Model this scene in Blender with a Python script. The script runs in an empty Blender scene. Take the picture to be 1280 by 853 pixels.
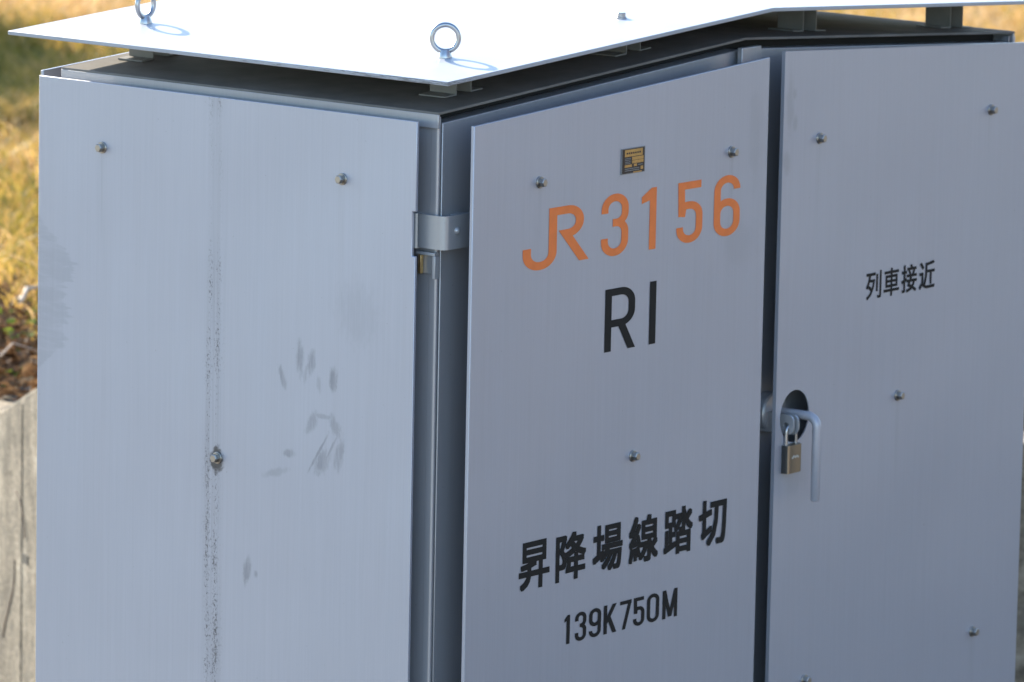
import bpy, bmesh, math, random, json
import numpy as np
from mathutils import Vector, Matrix
from mathutils.geometry import tessellate_polygon
rad = math.radians
scene = bpy.context.scene
COL = scene.collection

# ------------------------------------------------------------------ camera
CAM = Vector((-5.08228693, -4.05713651, 0.84781053))
FPX, YAW, PITCH, ROLL = 7495.98, rad(37.96091), rad(9.52411), rad(1.134953)
FWD = Vector((math.cos(YAW)*math.cos(PITCH), math.sin(YAW)*math.cos(PITCH), -math.sin(PITCH)))
RGT0 = Vector((math.sin(YAW), -math.cos(YAW), 0)); UP0 = RGT0.cross(FWD)
RGT = RGT0*math.cos(ROLL) + UP0*math.sin(ROLL)
UPV = -RGT0*math.sin(ROLL) + UP0*math.cos(ROLL)
cd = bpy.data.cameras.new('camera'); cam = bpy.data.objects.new('camera', cd); COL.objects.link(cam)
cd.sensor_fit = 'HORIZONTAL'; cd.sensor_width = 36.0; cd.lens = FPX/1280*36.0
cd.clip_start = 0.1; cd.clip_end = 3000
m = Matrix((RGT, UPV, -FWD)).transposed().to_4x4(); m.translation = CAM
cam.matrix_world = m
cd.dof.use_dof = True; cd.dof.focus_distance = 6.55; cd.dof.aperture_fstop = 13.0
scene.camera = cam

# ------------------------------------------------------------------ light
SUN_AZ, SUN_EL = rad(68), rad(21)
SUN = Vector((math.cos(SUN_AZ)*math.cos(SUN_EL), math.sin(SUN_AZ)*math.cos(SUN_EL), math.sin(SUN_EL)))
w = bpy.data.worlds.new('World'); scene.world = w; w.use_nodes = True
nt = w.node_tree; bg = nt.nodes['Background']
sky = nt.nodes.new('ShaderNodeTexSky'); sky.sky_type = 'NISHITA'; sky.sun_disc = False
sky.sun_elevation = SUN_EL; sky.sun_rotation = math.pi/2 - SUN_AZ
sky.altitude = 50; sky.air_density = 1.0; sky.dust_density = 0.4; sky.ozone_density = 2.5
nt.links.new(sky.outputs[0], bg.inputs['Color']); bg.inputs['Strength'].default_value = 0.15
sl = bpy.data.lights.new('sun', 'SUN'); sl.energy = 3.6; sl.angle = rad(0.53); sl.color = (1.0, 0.90, 0.74)
so = bpy.data.objects.new('sun', sl); COL.objects.link(so)
so.rotation_euler = (-SUN).to_track_quat('-Z', 'Y').to_euler(); so.location = (3, 8, 6)
vs = scene.view_settings
vs.view_transform = 'Standard'; vs.look = 'None'; vs.gamma = 1.0; vs.use_curve_mapping = False
vs.exposure = 1.68

# ------------------------------------------------------------------ helpers
def origin_of(o):
    p = Vector((0, 0, 0))
    while o is not None:
        p += o.location; o = o.parent
    return p

def tag(o, label=None, cat=None, group=None, kind=None):
    if label: o['label'] = label
    if cat: o['category'] = cat
    if group: o['group'] = group
    if kind: o['kind'] = kind
    return o

def empty(name, loc, label, cat, group=None, parent=None):
    o = bpy.data.objects.new(name, None); COL.objects.link(o); o.location = loc
    o.empty_display_size = 0.1
    return tag(o, label, cat, group)

class MB:
    """collects shapes in world coordinates, then links them as ONE mesh object"""
    def __init__(s): s.v = []; s.f = []; s.m = []
    def add(s, vs_, fs, mi=0):
        b = len(s.v); s.v += [tuple(q) for q in vs_]
        for f in fs: s.f.append([b+i for i in f]); s.m.append(mi)
    def box(s, x0, x1, y0, y1, z0, z1, mi=0):
        s.add([(x0,y0,z0),(x1,y0,z0),(x1,y1,z0),(x0,y1,z0),(x0,y0,z1),(x1,y0,z1),(x1,y1,z1),(x0,y1,z1)],
              [(0,3,2,1),(4,5,6,7),(0,1,5,4),(1,2,6,5),(2,3,7,6),(3,0,4,7)], mi)
    def prism(s, pts, ext, holes=(), mi=0):
        """planar 3D outline extruded by vector ext (holes allowed)"""
        loops = [[Vector(p) for p in pts]] + [[Vector(p) for p in h] for h in holes]
        allp = [p for l in loops for p in l]; n = len(allp); ext = Vector(ext)
        if holes: tri = [tuple(t) for t in tessellate_polygon(loops)]
        elif n > 4: tri = [tuple(t) for t in tessellate_polygon(loops)]
        else: tri = [tuple(range(n))]
        vs_ = allp + [p+ext for p in allp]
        fs = [t for t in tri] + [tuple(n+i for i in reversed(t)) for t in tri]
        b = 0
        for l in loops:
            k = len(l)
            for i in range(k):
                a, c = b+i, b+(i+1) % k
                fs.append((a, c, n+c, n+a))
            b += k
        s.add(vs_, fs, mi)
    def cyl(s, p0, p1, r0, r1=None, n=16, mi=0, rot=0.0):
        s.rings([(p0, r0), (p1, r0 if r1 is None else r1)], n, mi, rot)
    def rings(s, prof, n=16, mi=0, rot=0.0):
        """closed tube through (point, radius) stations"""
        pts = [Vector(p) for p, _ in prof]
        d0 = None; vs_ = []; u = None
        for i, (p, r) in enumerate(prof):
            a = pts[max(i-1, 0)]; c = pts[min(i+1, len(pts)-1)]
            d = (c-a)
            if d.length < 1e-9: d = d0
            d = d.normalized(); d0 = d
            if u is None:
                u = d.orthogonal().normalized()
                if abs(d.z) < 0.9: u = Vector((0,0,1)).cross(d).normalized()
            u = (u - d*u.dot(d)).normalized(); v_ = d.cross(u)
            for k in range(n):
                t = 2*math.pi*k/n + rot
                vs_.append(pts[i] + (u*math.cos(t)+v_*math.sin(t))*r)
        fs = []
        for i in range(len(prof)-1):
            for k in range(n):
                k2 = (k+1) % n
                fs.append((i*n+k, i*n+k2, (i+1)*n+k2, (i+1)*n+k))
        fs.append(tuple(reversed(range(n)))); fs.append(tuple((len(prof)-1)*n+k for k in range(n)))
        s.add(vs_, fs, mi)
    def tube(s, path, r, n=12, mi=0): s.rings([(p, r) for p in path], n, mi)
    def torus(s, c, ax1, ax2, R, r, n=40, k=14, mi=0):
        c = Vector(c); a = Vector(ax1).normalized(); b = Vector(ax2).normalized(); nz = a.cross(b)
        vs_ = []; fs = []
        for i in range(n):
            t = 2*math.pi*i/n; d = a*math.cos(t)+b*math.sin(t)
            for j in range(k):
                q = 2*math.pi*j/k
                vs_.append(c + d*(R + r*math.cos(q)) + nz*r*math.sin(q))
        for i in range(n):
            for j in range(k):
                i2, j2 = (i+1) % n, (j+1) % k
                fs.append((i*k+j, i2*k+j, i2*k+j2, i*k+j2))
        s.add(vs_, fs, mi)
    def build(s, name, mats, parent=None, bevel=0, smooth=True, loc=None, fix=True):
        me = bpy.data.meshes.new(name)
        if loc is None: off = origin_of(parent) if parent is not None else Vector((0,0,0))
        else: off = Vector(loc)
        me.from_pydata([tuple(Vector(q)-off) for q in s.v], [], s.f)
        if not isinstance(mats, (list, tuple)): mats = [mats]
        for mt in mats: me.materials.append(mt)
        me.polygons.foreach_set('material_index', s.m)
        if fix:
            bm = bmesh.new(); bm.from_mesh(me); bmesh.ops.recalc_face_normals(bm, faces=bm.faces); bm.to_mesh(me); bm.free()
        me.update()
        o = bpy.data.objects.new(name, me); COL.objects.link(o)
        if parent is not None:
            o.parent = parent
            if loc is not None: o.location = off - origin_of(parent)
        elif loc is not None: o.location = off
        if smooth:
            me.polygons.foreach_set('use_smooth', [True]*len(me.polygons)); me.set_sharp_from_angle(angle=rad(38))
        if bevel:
            b = o.modifiers.new('bevel', 'BEVEL'); b.width = bevel; b.segments = 2; b.limit_method = 'ANGLE'; b.angle_limit = rad(40)
            b.harden_normals = False
        return o

def fillet(pts, r, seg=7):
    """2D polyline with rounded corners; r: one radius or one per inner point"""
    out = [pts[0]]
    for i in range(1, len(pts)-1):
        rr = r[i-1] if isinstance(r, (list, tuple)) else r
        p, a, b = Vector(pts[i]), Vector(pts[i-1]), Vector(pts[i+1])
        da, db = (a-p), (b-p); la, lb = da.length, db.length; da.normalize(); db.normalize()
        ang = da.angle(db); t = min(rr/math.tan(ang/2), la*0.999, lb*0.999) if rr > 0 else 0
        if t <= 1e-7: out.append(tuple(p)); continue
        q = t*math.tan(ang/2); c = p + (da+db).normalized()*(q/math.sin(ang/2))
        s0, s1 = p+da*t, p+db*t
        v0, v1 = s0-c, s1-c; tot = v0.angle(v1); sg = 1 if v0.x*v1.y-v0.y*v1.x > 0 else -1
        for k in range(seg+1):
            th = sg*tot*k/seg
            out.append((c.x+v0.x*math.cos(th)-v0.y*math.sin(th), c.y+v0.x*math.sin(th)+v0.y*math.cos(th)))
    out.append(pts[-1]); 
    return out

# ------------------------------------------------------------------ materials
def new_mat(name):
    mt = bpy.data.materials.new(name); mt.use_nodes = True
    t = mt.node_tree; return mt, t, t.nodes['Principled BSDF']
def N(t, typ, **kw):
    n = t.nodes.new(typ)
    for k, v in kw.items():
        if k in n.inputs: n.inputs[k].default_value = v
        else: setattr(n, k, v)
    return n
def math_(t, op, a, b=None, c=None, clamp=False):
    n = t.nodes.new('ShaderNodeMath'); n.operation = op; n.use_clamp = clamp
    for i, x in enumerate((a, b, c)):
        if x is None: continue
        if isinstance(x, (int, float)): n.inputs[i].default_value = x
        else: t.links.new(x, n.inputs[i])
    return n.outputs[0]
def mix_(t, fac, a, b):
    n = t.nodes.new('ShaderNodeMix'); n.data_type = 'RGBA'
    for i, x in ((0, fac), (6, a), (7, b)):
        if isinstance(x, (int, float)): n.inputs[i].default_value = x
        elif isinstance(x, tuple): n.inputs[i].default_value = (*x, 1) if len(x) == 3 else x
        else: t.links.new(x, n.inputs[i])
    return n.outputs[2]
def ramp_(t, fac, stops):
    n = t.nodes.new('ShaderNodeValToRGB'); e = n.color_ramp.elements
    while len(e) < len(stops): e.new(0.5)
    for el, (p, c) in zip(e, stops):
        el.position = p; el.color = (*c, 1) if len(c) == 3 else c
    t.links.new(fac, n.inputs[0]); return n.outputs[0]
def smooth_(t, x, lo, hi):
    n = t.nodes.new('ShaderNodeMapRange'); n.interpolation_type = 'SMOOTHSTEP'
    t.links.new(x, n.inputs[0])
    n.inputs[1].default_value = lo; n.inputs[2].default_value = hi
    if lo > hi:
        n.inputs[1].default_value = hi; n.inputs[2].default_value = lo; n.inputs[3].default_value = 1; n.inputs[4].default_value = 0
    return n.outputs[0]
BASE = Vector((0.5545, 0.28, -1.2))           # origin of the cabinet
def pos_(t, scale=(1,1,1), world=True):
    tc = t.nodes.new('ShaderNodeTexCoord'); mp = t.nodes.new('ShaderNodeVectorMath'); mp.operation = 'ADD'
    t.links.new(tc.outputs['Object'], mp.inputs[0]); mp.inputs[1].default_value = BASE if world else (0,0,0)
    m2 = t.nodes.new('ShaderNodeVectorMath'); m2.operation = 'MULTIPLY'
    t.links.new(mp.outputs[0], m2.inputs[0]); m2.inputs[1].default_value = scale
    return m2.outputs[0]
def noise_(t, vec, scale, detail=3, rough=0.55):
    n = t.nodes.new('ShaderNodeTexNoise'); n.inputs['Scale'].default_value = scale
    n.inputs['Detail'].default_value = detail; n.inputs['Roughness'].default_value = rough
    t.links.new(vec, n.inputs['Vector']); return n.outputs['Fac']

def plain(name, col, rough=0.5, metal=0.0, var=0.12, scale=30):
    mt, t, b = new_mat(name); p = pos_(t)
    f = noise_(t, p, scale, 4)
    k = tuple(c*(1-var) for c in col); k2 = tuple(min(1, c*(1+var)) for c in col)
    t.links.new(ramp_(t, f, [(0.3, k), (0.7, k2)]), b.inputs['Base Color'])
    b.inputs['Roughness'].default_value = rough; b.inputs['Metallic'].default_value = metal
    return mt

def ellipse_mask(t, sep, axes, c, r, ang, soft, warp=None):
    """soft elliptical mask in the plane of two axes"""
    u = math_(t, 'SUBTRACT', sep.outputs[axes[0]], c[0]); v = math_(t, 'SUBTRACT', sep.outputs[axes[1]], c[1])
    ca, sa = math.cos(ang), math.sin(ang)
    a = math_(t, 'DIVIDE', math_(t, 'ADD', math_(t, 'MULTIPLY', u, ca), math_(t, 'MULTIPLY', v, sa)), r[0])
    b = math_(t, 'DIVIDE', math_(t, 'SUBTRACT', math_(t, 'MULTIPLY', v, ca), math_(t, 'MULTIPLY', u, sa)), r[1])
    d = math_(t, 'SQRT', math_(t, 'ADD', math_(t, 'MULTIPLY', a, a), math_(t, 'MULTIPLY', b, b)))
    if warp is not None: d = math_(t, 'ADD', d, warp)
    return smooth_(t, d, 1.0+soft, 1.0-soft)

def panel_mat(name, base, stains=None, axis_scale=(1,1,1)):
    """grey painted sheet with a fine vertical brushed grain"""
    mt, t, b = new_mat(name)
    p = pos_(t)
    g = noise_(t, pos_(t, (650, 650, 7)), 1.0, 2, 0.6)
    g2 = noise_(t, pos_(t, (170, 170, 1.6)), 1.0, 3, 0.6)
    big = noise_(t, p, 5.0, 3, 0.5)
    k = math_(t, 'ADD', math_(t, 'MULTIPLY', math_(t, 'SUBTRACT', g, 0.5), 0.12), math_(t, 'MULTIPLY', math_(t, 'SUBTRACT', g2, 0.5), 0.06))
    k = math_(t, 'ADD', k, math_(t, 'MULTIPLY', math_(t, 'SUBTRACT', big, 0.5), 0.07))
    k = math_(t, 'ADD', k, 1.0)
    cb = N(t, 'ShaderNodeVectorMath', operation='SCALE'); cb.inputs[0].default_value = base; t.links.new(k, cb.inputs['Scale'])
    col = cb.outputs[0]
    # sparse dust specks
    sp = noise_(t, p, 230, 2, 0.5)
    spm = math_(t, 'MULTIPLY', smooth_(t, sp, 0.74, 0.79), 0.35)
    col = mix_(t, spm, col, (0.13, 0.12, 0.11))
    rough = math_(t, 'ADD', 0.30, math_(t, 'MULTIPLY', g2, 0.16))
    if stains: col, rough = stains(t, p, col, rough)
    t.links.new(col, b.inputs['Base Color']); t.links.new(rough, b.inputs['Roughness'])
    b.inputs['Metallic'].default_value = 0.5
    b.inputs['Specular IOR Level'].default_value = 0.4
    bp = N(t, 'ShaderNodeBump', Strength=0.10, Distance=0.0006)
    t.links.new(math_(t, 'ADD', g, math_(t, 'MULTIPLY', g2, 0.7)), bp.inputs['Height'])
    b2 = N(t, 'ShaderNodeBump', Strength=0.5, Distance=0.012)                 # gentle waviness of the sheet
    t.links.new(noise_(t, p, 3.2, 1, 0.4), b2.inputs['Height']); t.links.new(bp.outputs[0], b2.inputs['Normal'])
    t.links.new(b2.outputs[0], b.inputs['Normal'])
    return mt
GREY = (0.445, 0.455, 0.51)

def drips(t, sep, ax, spots, col):
    tot = None
    st = noise_(t, pos_(t, (500, 500, 5)), 1.0, 3, 0.6)
    for (h, z, s) in spots:
        near = smooth_(t, math_(t, 'ABSOLUTE', math_(t, 'SUBTRACT', sep.outputs[ax], h)), 0.0085, 0.001)
        below = math_(t, 'MULTIPLY', smooth_(t, sep.outputs[2], z+0.004, z-0.006), smooth_(t, sep.outputs[2], z-0.16, z-0.02))
        e = math_(t, 'MULTIPLY', math_(t, 'MULTIPLY', near, below), s)
        tot = e if tot is None else math_(t, 'MAXIMUM', tot, e)
    return mix_(t, math_(t, 'MULTIPLY', tot, math_(t, 'MULTIPLY', smooth_(t, st, 0.35, 0.75), 0.6)), col, (0.12, 0.105, 0.09))

def side_stains(t, p, col, rough):
    sep = t.nodes.new('ShaderNodeSeparateXYZ'); t.links.new(p, sep.inputs[0])
    Y, Z = sep.outputs[1], sep.outputs[2]
    col = drips(t, sep, 1, [(0.4777,-0.0738,0.30),(0.1223,-0.0738,0.16)], col)
    # rain run: two dirty lines of specks down the middle
    wob = math_(t, 'MULTIPLY', math_(t, 'SUBTRACT', noise_(t, pos_(t, (1, 1, 9)), 1.0, 3), 0.5), 0.008)
    yy = math_(t, 'ADD', math_(t, 'SUBTRACT', Y, 0.3065), wob)
    band = smooth_(t, math_(t, 'ABSOLUTE', yy), 0.021, 0.003)
    l1 = smooth_(t, math_(t, 'ABSOLUTE', math_(t, 'SUBTRACT', yy, 0.0072)), 0.0064, 0.0002)
    l2 = smooth_(t, math_(t, 'ABSOLUTE', math_(t, 'ADD', yy, 0.0055)), 0.0064, 0.0002)
    lines = math_(t, 'MAXIMUM', l1, l2)
    fine = noise_(t, pos_(t, (430, 430, 260)), 1.0, 5, 0.75)
    patch = noise_(t, pos_(t, (20, 20, 11)), 1.0, 3, 0.6)
    thr = math_(t, 'SUBTRACT', fine, math_(t, 'MULTIPLY', math_(t, 'SUBTRACT', patch, 0.5), -0.45))
    speck = smooth_(t, thr, 0.50, 0.62)
    sm = math_(t, 'MULTIPLY', math_(t, 'MULTIPLY', speck, lines), 0.85)
    stray = math_(t, 'MULTIPLY', math_(t, 'MULTIPLY', smooth_(t, thr, 0.575, 0.66), band), 0.7)
    haze_ = math_(t, 'MULTIPLY', math_(t, 'MULTIPLY', band, smooth_(t, noise_(t, pos_(t, (300, 300, 4)), 1.0, 3), 0.3, 0.75)), 0.22)
    dirt = math_(t, 'MAXIMUM', math_(t, 'MAXIMUM', sm, stray), haze_)
    # less in the upper quarter where the run has been washed thin
    fade = math_(t, 'ADD', 0.30, math_(t, 'MULTIPLY', smooth_(t, Z, -0.10, -0.24), 0.70))
    top = smooth_(t, Z, -0.045, 0.0)
    fade = math_(t, 'MAXIMUM', fade, math_(t, 'MULTIPLY', top, 0.75))
    dirt = math_(t, 'MULTIPLY', dirt, fade)
    col = mix_(t, dirt, col, (0.085, 0.08, 0.075))
    # grime ring round the middle bolt
    wrp = math_(t, 'MULTIPLY', math_(t, 'SUBTRACT', noise_(t, p, 160, 3), 0.5), 1.3)
    col = mix_(t, math_(t, 'MULTIPLY', ellipse_mask(t, sep, (1, 2), (0.3005, -0.4122), (0.0098, 0.0145), 0.0, 0.30, wrp), 0.86), col, (0.06, 0.055, 0.05))
    # hand print smears: fingertips, palm edge, heel
    wr2 = math_(t, 'MULTIPLY', math_(t, 'SUBTRACT', noise_(t, pos_(t, (170, 170, 75)), 1.0, 5, 0.65), 0.5), 2.0)
    tot = None
    for (c, r, a, s) in HAND:
        e = math_(t, 'MULTIPLY', ellipse_mask(t, sep, (1, 2), c, r, a, 0.5, wr2), s)
        tot = e if tot is None else math_(t, 'MAXIMUM', tot, e)
    grain = smooth_(t, noise_(t, pos_(t, (300, 300, 40)), 1.0, 3), 0.28, 0.6)
    tot = math_(t, 'MULTIPLY', tot, math_(t, 'ADD', 0.75, math_(t, 'MULTIPLY', grain, 0.55)))
    col = mix_(t, tot, col, (0.20, 0.205, 0.225))
    # wiped patch with brush-like fringes at the far edge
    fr = noise_(t, pos_(t, (13, 13, 75)), 1.0, 4, 0.66)
    zc = math_(t, 'MULTIPLY', smooth_(t, Z, -0.155, -0.205), smooth_(t, Z, -0.350, -0.295))
    wdt = math_(t, 'MULTIPLY', zc, math_(t, 'ADD', 0.006, math_(t, 'MULTIPLY', fr, 0.085)))
    edge = math_(t, 'SUBTRACT', math_(t, 'ADD', Y, wdt), 0.5758)
    wipe = math_(t, 'MULTIPLY', smooth_(t, edge, -0.002, 0.005), 0.18)
    wipe = math_(t, 'MULTIPLY', wipe, smooth_(t, fr, 0.22, 0.58))
    col = mix_(t, wipe, col, (0.17, 0.18, 0.20))
    return col, rough

def front_stains(t, p, col, rough):
    sep = t.nodes.new('ShaderNodeSeparateXYZ'); t.links.new(p, sep.inputs[0])
    warp = math_(t, 'MULTIPLY', math_(t, 'SUBTRACT', noise_(t, p, 45, 3), 0.5), 1.4)
    tot = None
    for (c, r, s) in SMUDGE:
        e = math_(t, 'MULTIPLY', ellipse_mask(t, sep, (0, 2), c, r, 0.0, 0.6, warp), s)
        tot = e if tot is None else math_(t, 'MAXIMUM', tot, e)
    col = mix_(t, tot, col, (0.19, 0.185, 0.18))
    col = drips(t, sep, 0, [(0.1172,-0.0763,0.22),(0.4772,-0.0763,0.18),(0.6534,-0.0768,0.18),(1.016,-0.0752,0.22),(0.3008,-0.4092,0.16),(0.8324,-0.4066,0.2),(1.0125,-0.727,0.25)], col)
    return col, rough
# (centre y,z), (radii), angle, strength -- measured on the side panel
HAND = [((0.205,-0.3055),(0.0035,0.0125),-0.35,0.40), ((0.180,-0.281),(0.0045,0.0165),-0.02,0.42),
        ((0.163,-0.2835),(0.0052,0.0120),0.18,0.42), ((0.1315,-0.2995),(0.0052,0.0120),0.03,0.50),
        ((0.172,-0.300),(0.0025,0.0100),0.15,0.25), ((0.152,-0.307),(0.0030,0.0090),-0.1,0.22),
        ((0.1615,-0.352),(0.0060,0.0125),0.45,0.34), ((0.1275,-0.3525),(0.0055,0.0125),-0.45,0.34),
        ((0.1455,-0.343),(0.0150,0.0025),-0.0,0.28), ((0.1455,-0.395),(0.0080,0.0135),0.5,0.42),
        ((0.121,-0.383),(0.0055,0.0175),0.18,0.34), ((0.152,-0.386),(0.0015,0.0260),0.55,0.42),
        ((0.134,-0.380),(0.0015,0.0220),0.5,0.34), ((0.194,-0.391),(0.0085,0.0042),-0.1,0.40),
        ((0.213,-0.415),(0.0165,0.0040),-0.3,0.22), ((0.2535,-0.5325),(0.0050,0.0135),0.1,0.44),
        ((0.2405,-0.5355),(0.0025,0.0038),-0.0,0.36), ((0.098,-0.222),(0.028,0.032),-0.3,0.10)]
SMUDGE = [((0.525,-0.06),(0.012,0.05),0.10), ((0.500,-0.185),(0.03,0.025),0.10), ((0.592,-0.03),(0.006,0.035),0.20),
          ((0.603,-0.055),(0.004,0.008),0.22), ((0.588,-0.10),(0.006,0.012),0.20), ((0.60,-0.02),(0.004,0.006),0.2),
          ((0.30,-0.085),(0.03,0.006),0.06), ((0.62,-0.475),(0.02,0.02),0.10)]

M_side = panel_mat('painted_side_panel', GREY, side_stains)
M_front = panel_mat('painted_door_panel', GREY, front_stains)
M_body = panel_mat('painted_body', (0.44, 0.43, 0.445))
M_canopy, _t, _b = new_mat('white_canopy_paint')
def canopy_nodes(t, b):
    p = pos_(t); sep = t.nodes.new('ShaderNodeSeparateXYZ'); t.links.new(p, sep.inputs[0])
    f = noise_(t, p, 14, 4)
    col = ramp_(t, f, [(0.25, (0.37, 0.38, 0.40)), (0.75, (0.45, 0.455, 0.47))])
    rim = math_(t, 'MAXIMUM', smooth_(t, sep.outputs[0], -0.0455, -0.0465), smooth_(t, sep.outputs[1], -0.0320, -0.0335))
    near = smooth_(t, math_(t, 'ADD', sep.outputs[1], math_(t, 'MULTIPLY', sep.outputs[0], 4.0)), 0.22, -0.25)
    ch = noise_(t, pos_(t, (60, 60, 900)), 1.0, 4, 0.7)
    chip = smooth_(t, math_(t, 'ADD', ch, math_(t, 'MULTIPLY', near, 0.16)), 0.62, 0.67)
    col = mix_(t, math_(t, 'MULTIPLY', math_(t, 'MULTIPLY', rim, chip), 0.85), col, (0.10, 0.095, 0.09))
    # rim mixed towards grey, so the edge is greyer than the top
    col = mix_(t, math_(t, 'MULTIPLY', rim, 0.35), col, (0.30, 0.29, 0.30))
    t.links.new(col, b.inputs['Base Color']); b.inputs['Roughness'].default_value = 0.45
canopy_nodes(_t, _b)
M_cap = plain('dusty_roof_paint', (0.19, 0.178, 0.165), 0.85, 0.0, 0.16, 22); M_cap.node_tree.nodes['Principled BSDF'].inputs['Specular IOR Level'].default_value = 0.15
M_bracket = plain('bracket_paint', (0.22, 0.215, 0.205), 0.6, 0.0, 0.1, 40)
M_black = plain('black_backing', (0.012, 0.012, 0.012), 0.8)
M_steel = plain('stainless_steel', (0.40, 0.37, 0.33), 0.38, 1.0, 0.1, 200)
M_zinc = plain('zinc_plated_steel', (0.42, 0.42, 0.43), 0.30, 1.0, 0.08, 120)
M_hinge = panel_mat('painted_hinge', (0.42, 0.42, 0.43))
M_handle = plain('handle_paint', (0.44, 0.43, 0.46), 0.38, 0.3, 0.06, 60)
M_brass = plain('brass', (0.55, 0.38, 0.18), 0.35, 0.9, 0.12, 150)
M_lockbody = panel_mat('brushed_padlock', (0.36, 0.295, 0.22)); M_lockbody.node_tree.nodes['Principled BSDF'].inputs['Metallic'].default_value = 0.95
M_lockside = plain('dark_padlock_side', (0.03, 0.028, 0.026), 0.5)
M_mark = plain('pale_engraving', (0.72, 0.68, 0.60), 0.5)
M_orange = plain('orange_lettering_paint', (0.82, 0.195, 0.04), 0.5, 0, 0.07, 60)
M_ink = plain('black_lettering_paint', (0.016, 0.014, 0.013), 0.6, 0, 0.15, 60); M_ink.node_tree.nodes['Principled BSDF'].inputs['Specular IOR Level'].default_value = 0.2
M_pdark = plain('nameplate_black', (0.035, 0.018, 0.012), 0.5)
M_pgold = plain('nameplate_gold', (0.52, 0.29, 0.085), 0.45, 0.3, 0.15, 150)

# ------------------------------------------------------------------ the setting
ZG, ZU = -1.2, -0.775                       # lower yard, upper grass bank
WU = Vector((-0.559, -0.829, 0)); WN = Vector((0.829, -0.559, 0))       # along the near leg, and into the bank
WA = Vector((1.4645, 2.0277, 0)); WB = WA + WU*0.60; WC = Vector((2.3316, 0.7569, 0))
L2 = (WC-WB).normalized(); N2 = Vector((-L2.y, L2.x, 0))
def soil_mat(name, stops, sc=9, fine=90):
    mt, t, b = new_mat(name)
    tc = t.nodes.new('ShaderNodeTexCoord'); p = tc.outputs['Object']
    a = noise_(t, p, sc, 5, 0.6); f = noise_(t, p, fine, 4, 0.65)
    k = math_(t, 'ADD', math_(t, 'MULTIPLY', a, 0.5), math_(t, 'MULTIPLY', f, 0.5))
    t.links.new(ramp_(t, k, stops), b.inputs['Base Color']); b.inputs['Roughness'].default_value = 0.95
    bp = N(t, 'ShaderNodeBump', Strength=0.6, Distance=0.02); t.links.new(f, bp.inputs['Height']); t.links.new(bp.outputs[0], b.inputs['Normal'])
    return mt
M_yard = soil_mat('gravelly_soil', [(0.35, (0.22, 0.18, 0.135)), (0.52, (0.36, 0.30, 0.23)), (0.68, (0.50, 0.43, 0.34))], 5, 60)
M_thatch = soil_mat('dry_grass_thatch', [(0.32, (0.05, 0.042, 0.015)), (0.5, (0.17, 0.125, 0.042)), (0.68, (0.32, 0.23, 0.085))], 7, 70)
g = MB(); g.add([(-1500,-1500,ZG),(1500,-1500,ZG),(1500,1500,ZG),(-1500,1500,ZG)], [(0,1,2,3)])
tag(g.build('ground', M_yard, smooth=False), kind='structure')
M_asph = soil_mat('added_dark_asphalt', [(0.35, (0.02, 0.02, 0.021)), (0.52, (0.035, 0.035, 0.037)), (0.68, (0.06, 0.06, 0.062))], 4, 120)
g = MB(); g.add([(-1.7,-2.1,ZG+0.004),(60,-2.1,ZG+0.004),(60,0.30,ZG+0.004),(-1.7,0.30,ZG+0.004)], [(0,1,2,3)])  # unseen strip, added to cut the bounce light on the lower doors
tag(g.build('added_asphalt_strip', M_asph, smooth=False), kind='structure')
P0 = WA - WU*40; PC = WC + L2*30
g = MB()
inn = 0.06
pts = [P0 + WN*inn, WB + WN*inn + N2*inn, PC + N2*inn, Vector((60, -60, 0)), Vector((1500, -60, 0)), Vector((1500, 1500, 0)), Vector((60, 1500, 0))]
g.add([(p.x, p.y, ZU) for p in pts], [tuple(t) for t in tessellate_polygon([[Vector((p.x, p.y, 0)) for p in pts]])])
tag(g.build('grass_bank_ground', M_thatch, smooth=False), kind='structure')

# concrete retaining wall
M_conc, t, b = new_mat('weathered_concrete')
tc = t.nodes.new('ShaderNodeTexCoord'); geo = t.nodes.new('ShaderNodeNewGeometry')
def scaled(v, s):
    n = t.nodes.new('ShaderNodeVectorMath'); n.operation = 'MULTIPLY'; t.links.new(v, n.inputs[0]); n.inputs[1].default_value = s; return n.outputs[0]
o_ = tc.outputs['Object']
st = noise_(t, scaled(o_, (15, 15, 2.6)), 1.0, 5, 0.65); gr = noise_(t, scaled(o_, (60, 60, 170)), 1.0, 4, 0.7); bl = noise_(t, o_, 14, 4, 0.6)
k = math_(t, 'ADD', math_(t, 'MULTIPLY', st, 0.28), math_(t, 'ADD', math_(t, 'MULTIPLY', gr, 0.36), math_(t, 'MULTIPLY', bl, 0.36)))
col = ramp_(t, k, [(0.40, (0.11, 0.088, 0.058)), (0.51, (0.26, 0.212, 0.148)), (0.62, (0.42, 0.355, 0.265))])
pit = noise_(t, scaled(o_, (1, 1, 0.6)), 75, 3, 0.6)
blot = noise_(t, scaled(o_, (22, 22, 16)), 1.0, 5, 0.7)
col = mix_(t, math_(t, 'MULTIPLY', smooth_(t, blot, 0.47, 0.62), 0.65), col, (0.10, 0.085, 0.06))
col = mix_(t, math_(t, 'MULTIPLY', smooth_(t, pit, 0.62, 0.70), 0.75), col, (0.07, 0.062, 0.05))
t.links.new(col, b.inputs['Base Color']); b.inputs['Roughness'].default_value = 0.92
bp = N(t, 'ShaderNodeBump', Strength=0.5, Distance=0.004); t.links.new(math_(t, 'ADD', gr, bl), bp.inputs['Height']); t.links.new(bp.outputs[0], b.inputs['Normal'])
ZW = -0.77
wall = empty('retaining_wall', (WB.x, WB.y, ZG), 'weathered pale concrete retaining wall with stained face, holding up the grass bank', 'wall')
def wp(a, z, off): p = WA + WU*a + WN*off; return (p.x, p.y, z)
ramp = 0.334
top = lambda a: ZW + ramp*max(a, 0.0)
mb = MB()                                   # near leg, its top ramps up towards the cabinet
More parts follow.
